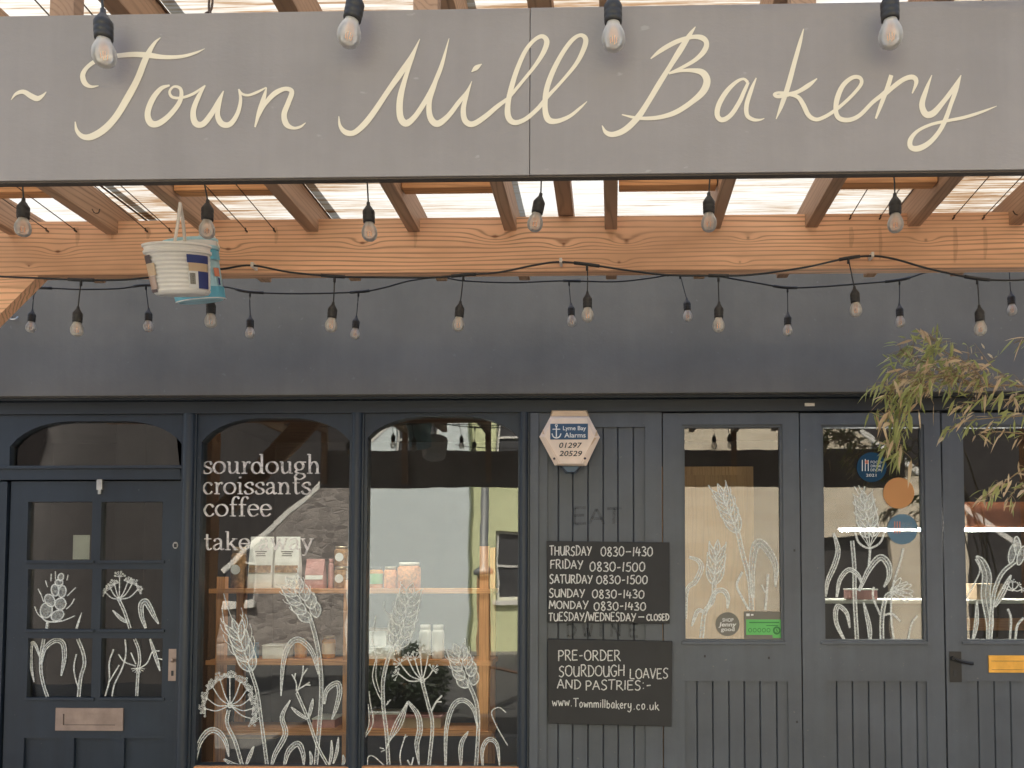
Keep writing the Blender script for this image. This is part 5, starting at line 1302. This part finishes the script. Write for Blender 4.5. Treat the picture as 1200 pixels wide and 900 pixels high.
bm = B(); lathe(bm, [(0, 0), (.17, 0), (.19, .02), (.235, .40), (.255, .41), (.255, .45), (.225, .45), (.22, .40), (0, .40)], 28, pot); obj('pot', bm, paint('terracotta', (.38, .16, .08), .8, .2, 6), bp, True)
br_list = [  # sprays, measured in the photo: (points, leaf count, dry share, leaf length px)
 ([(1290, 520), (1240, 470), (1195, 452), (1150, 453), (1110, 444), (1075, 436), (1052, 445), (1040, 475), (1038, 500)], 120, .35, 21, 22),
 ([(1195, 455), (1165, 432), (1142, 402)], 12, .8, 13, 9),
 ([(1160, 452), (1135, 428), (1112, 415), (1098, 404), (1090, 392)], 62, .28, 18, 16),
 ([(1120, 448), (1090, 428), (1068, 418), (1054, 410)], 60, .25, 19, 18),
 ([(1100, 442), (1072, 452), (1056, 478), (1050, 512), (1046, 525)], 70, .22, 22, 16),
 ([(1240, 480), (1200, 487), (1160, 490), (1128, 495), (1108, 508)], 32, .3, 17, 9),
 ([(1140, 452), (1120, 440), (1095, 446), (1080, 458)], 60, .85, 17, 20),
 ([(1150, 448), (1130, 434), (1105, 436)], 44, .95, 14, 16),
 ([(1260, 540), (1215, 545), (1190, 556), (1165, 575), (1150, 585)], 36, .75, 17, 11),
 ([(1280, 500), (1230, 505), (1200, 508), (1165, 506), (1150, 512)], 26, .6, 16, 9),
 ([(1230, 460), (1205, 462), (1185, 468), (1140, 470), (1120, 480)], 34, .7, 16, 11),
 ([(1290, 420), (1240, 402), (1210, 396), (1188, 402)], 10, .4, 20, 9),
 ([(1260, 570), (1225, 560), (1195, 570), (1178, 590)], 22, .6, 16, 12),
]
bms = B(); bg, bd = B(), B(); rng = random.Random(21)
root = pot + Vector((0, 0, .4))
for k, (pts, n, dry, ln, spread) in enumerate(br_list):
    Yk = PYB + rng.uniform(-.12, .22)
    P = [W(x, y, Yk + rng.uniform(-.04, .04)) for x, y in pts]
    if pts[0][0] > 1225:
        q = P[0]; P3 = [root + Vector((rng.uniform(-.06, .06), rng.uniform(-.06, .06), 0)), root * .45 + q * .55 + Vector((.16, 0, .2)), q + Vector((.06, 0, .02))]
        tube(bms, P3 + P, .0055, 6, True, 5, taper=.0012)
    else: tube(bms, P, .003, 5, True, 5, taper=.0008)
    C = [Vector(p) for p in catmull(P, 8)]
    for i in range(int(n * 1.4)):
        t = rng.random() ** .8; j = min(len(C) - 2, int(t * (len(C) - 1)))
        pos = C[j].lerp(C[j + 1], rng.random()); d = (C[j + 1] - C[j]).normalized()
        off = Vector((rng.gauss(0, .45), rng.gauss(0, .8), rng.gauss(0, .45))) * spread * PYB / 1000
        st_ = pos + off
        if off.length > .03: tube(bms, [pos, pos + off * .6 + Vector((0, 0, .004)), st_], .0009, 4, True, 2)
        ld = (d * rng.uniform(.2, 1.0) + Vector((rng.gauss(0, .45), rng.gauss(0, .45), rng.gauss(-.40, .5)))).normalized()
        L_ = ln * rng.uniform(.6, 1.25) * PYB / 1000; wd = L_ * rng.uniform(.07, .11)
        sd = ld.cross(Vector((rng.gauss(0, 1), rng.gauss(0, 1), rng.gauss(.3, 1)))).normalized(); up = sd.cross(ld)
        bb = bd if rng.random() < dry * .8 else bg
        droop = Vector((0, 0, -L_ * rng.uniform(0, .3)))
        a = bb.verts.new(st_); m1 = st_ + ld * L_ * .3; m2 = st_ + ld * L_ * .68 + droop * .35; tip = bb.verts.new(st_ + ld * L_ + droop)
        l1, c1, r1 = (bb.verts.new(m1 + sd * wd), bb.verts.new(m1 - up * wd * .35), bb.verts.new(m1 - sd * wd))
        l2, c2, r2 = (bb.verts.new(m2 + sd * wd * .75), bb.verts.new(m2 - up * wd * .3), bb.verts.new(m2 - sd * wd * .75))
        for f in ((a, l1, c1), (a, c1, r1), (l1, l2, c2, c1), (c1, c2, r2, r1), (l2, tip, c2), (c2, tip, r2)): bb.faces.new(f)
obj('cane', bms, 'culm', bp, True); obj('green_foliage', bg, 'leaf_green', bp, smooth=None); obj('dry_foliage', bd, 'leaf_dry', bp, smooth=None)

# ================================================================== THE OTHER SIDE OF THE STREET (seen mirrored in the glass)
def house(x0, x1, y, h, mat, label, wins, doors=(), roofm='slate', trim='white_trim', roof_h=1.6):
    e = thing('house', ((x0 + x1) / 2, y, 0), label, 'house', 'houses across the street')
    holes = [[(a, b), (c, b), (c, d), (a, d)] for a, c, b, d in wins] + [[(a, .02), (b, .02), (b, d), (a, d)] for a, b, d in doors]
    bm = B(); plate(bm, [(x0, 0), (x1, 0), (x1, h), (x0, h)], holes, y, y - .3)
    box(bm, x0, x0 + .3, y - 5, y - .302, 0, h); box(bm, x1 - .3, x1, y - 5, y - .302, 0, h); box(bm, x0, x1, y - 5.3, y - 5.002, 0, h); obj('wall', bm, mat, e)
    bm = B(); P = [(y + .25, h), (y - 2.65, h + roof_h), (y - 5.5, h)]
    for dz in (0,):
        a = [bm.verts.new((x0 - .02, p, z + .01)) for p, z in P]; b = [bm.verts.new((x1 + .02, p, z + .01)) for p, z in P]
        for i in range(3): bm.faces.new((a[i], a[(i + 1) % 3], b[(i + 1) % 3], b[i]))
        bm.faces.new(a); bm.faces.new(b)
    obj('roof', bm, roofm, e)
    for a, b, d in doors: bm = B(); box(bm, a, b, y - .28, y - .2, .02, d); obj('door', bm, 'canvas', e)
    for a, c, b, d in wins:
        bm = B(); plate(bm, [(a, b), (c, b), (c, d), (a, d)], [[(a + .05, b + .05), (c - .05, b + .05), (c - .05, (b + d) / 2 - .02), (a + .05, (b + d) / 2 - .02)], [(a + .05, (b + d) / 2 + .02), (c - .05, (b + d) / 2 + .02), (c - .05, d - .05), (a + .05, d - .05)]], y - .08, y - .13)
        wf = obj('window', bm, trim, e)
        bm = B(); box(bm, a, c, y - .12, y - .11, b, d); obj('pane', bm, 'dark_tub', wf)
        bm = B(); box(bm, a - .06, c + .06, y + .002, y + .1, b - .09, b - .002); obj('sill', bm, trim, wf)
    return e
HY = -8.0
house(-16, -5.05, HY, 5.4, 'stone', 'grey rubble stone house mirrored in the left window', [(-12, -11, 1, 2.4), (-12, -11, 3.3, 4.5), (-7.9, -6.9, .9, 2.5)])
house(-5.0, -2.7, HY + .3, 6.2, 'teal_render', 'pale blue grey rendered house mirrored in the second window', [(-4.1, -3.3, 3.4, 4.7)])
house(-2.698, .95, HY + .1, 6.0, 'lime_render', 'pale yellow green rendered house with white windows mirrored beside the second window frame', [(-2.2, -1.3, 1.0, 2.3), (-2.2, -1.3, 3.5, 4.8), (-.4, .5, 3.5, 4.8), (-.4, .5, 1.0, 2.3)])
house(1.0, 14, HY, 5.6, 'cream_stone', 'sunlit cream stone house mirrored in the tall doors', [(5.0, 5.9, 3.6, 4.7)], [(4.05, 5.4, 2.2), (6.85, 9.6, 3.0)])
def screen(P, edge, label):  # upright panel added behind the camera to darken reflections in the glass
    e = thing('canvas_panel', (sum(p[0] for p in P) / len(P), -1.6, 0), label, 'awning', 'brown awnings mirrored in the glass')
    bm = B(); plate(bm, P, [], -1.6, -1.56); obj('canvas', bm, 'canvas', e)
    (ax, az), (bx, bz) = edge; d = Vector((bx - ax, 0, bz - az)).normalized(); n = Vector((-d.z, 0, d.x))
    if n.z > 0: n = -n
    bm = B(); q = [(ax, az), (bx, bz), (bx + n.x * .06, bz + n.z * .06), (ax + n.x * .06, az + n.z * .06)]; plate(bm, q, [], -1.57, -1.535); obj('edge_board', bm, 'white_trim', e)
    bm = B(); s = 1 if P[0][0] > 0 else -1
    for x in (s * 4.4, s * 8.6): box(bm, x - .04, x + .04, -1.66, -1.602, 0, 3.3)
    obj('post', bm, 'canvas', e)
screen([(-2.6, 3.35), (-4.55, 1.6), (-4.75, .2), (-9, .2), (-9, 3.35)], ((-4.6, 1.55), (-2.6, 3.35)), 'dark brown awning with white edge mirrored at the top of the left window')
screen([(2.75, 3.35), (4.9, 1.75), (9, 1.75), (9, 3.35)], ((4.9, 1.75), (2.75, 3.35)), 'dark brown awning with white edge mirrored in the right-hand doors')

# street furniture and planting behind the camera, mirrored in the second window
fy = -.8
def MX(px): return (px - 715) * (2 * D - fy) / 1000
def MZ(py): return EYE.z + (670 - py) * (2 * D - fy) / 1000
ps = thing('street_post', (MX(565), fy, 0), 'pale wooden post with grey metal pole on top, mirrored in the second window', 'post')
bm = B(); cx = MX(565); box(bm, cx - .065, cx + .065, fy - .06, fy + .06, 0, MZ(673), .008); obj('shaft', bm, 'oak', ps)
bm = B(); lathe(bm, [(0, 0), (.11, 0), (.11, .05), (.045, .09), (.045, MZ(560) - MZ(672)), (0, MZ(560) - MZ(672))], 16, (cx, fy, MZ(672.5))); obj('pole', bm, paint('galvanised_pole', (.30, .31, .30), .5, .1, metal=.5), ps, True)
bm = B(); a = Vector((cx + .07, fy + .01, MZ(783))); b_ = Vector((MX(800), fy + .05, MZ(800))); c_ = Vector((MX(480), fy, MZ(766)))
tube(bm, [c_, (c_ + a) / 2 - Vector((0, 0, .03)), a, (a + b_) / 2 - Vector((0, 0, .08)), b_], .014, 7, True, 6)
tag(obj('rope', bm, paint('brown_rope', (.16, .09, .055), .8, .2, 20), None, True), 'brown rope slung from the wooden post, mirrored in the second window', 'rope')
sb = thing('shrub', (MX(475), fy + .1, 0), 'dark rounded evergreen shrub in a tub, mirrored low in the second window', 'shrub')
M['shrub_leaf'] = leaf_mat('dark_evergreen_leaf', (.020, .035, .016), (.05, .075, .03))
bm = B(); cz = MZ(800); rg = random.Random(4)
for i in range(2600):
    d = Vector((rg.gauss(0, 1), rg.gauss(0, 1), rg.gauss(0, 1))).normalized(); rr = rg.uniform(.55, 1.0) ** .6
    p = Vector((MX(475) + d.x * .50 * rr, fy + .1 + d.y * .42 * rr, cz + d.z * .42 * rr + .05 * math.sin(d.x * 7)))
    u = Vector((rg.gauss(0, 1), rg.gauss(0, 1), rg.gauss(0, 1))).normalized(); v_ = u.cross(d).normalized() * .016; u = u * .035
    bm.faces.new([bm.verts.new(q) for q in (p - u, p + v_, p + u, p - v_)])
obj('foliage', bm, 'shrub_leaf', sb, smooth=None)
bm = B(); lathe(bm, [(0, 0), (.2, 0), (.24, .2), (.22, .2), (0, .18)], 20, (MX(475), fy + .1, 0)); obj('tub', bm, 'dark_tub', sb, True)
bm = B(); tube(bm, [(MX(475), fy + .1, .17), (MX(475) + .02, fy + .1, cz)], .025, 7, False); obj('stem', bm, 'culm', sb)
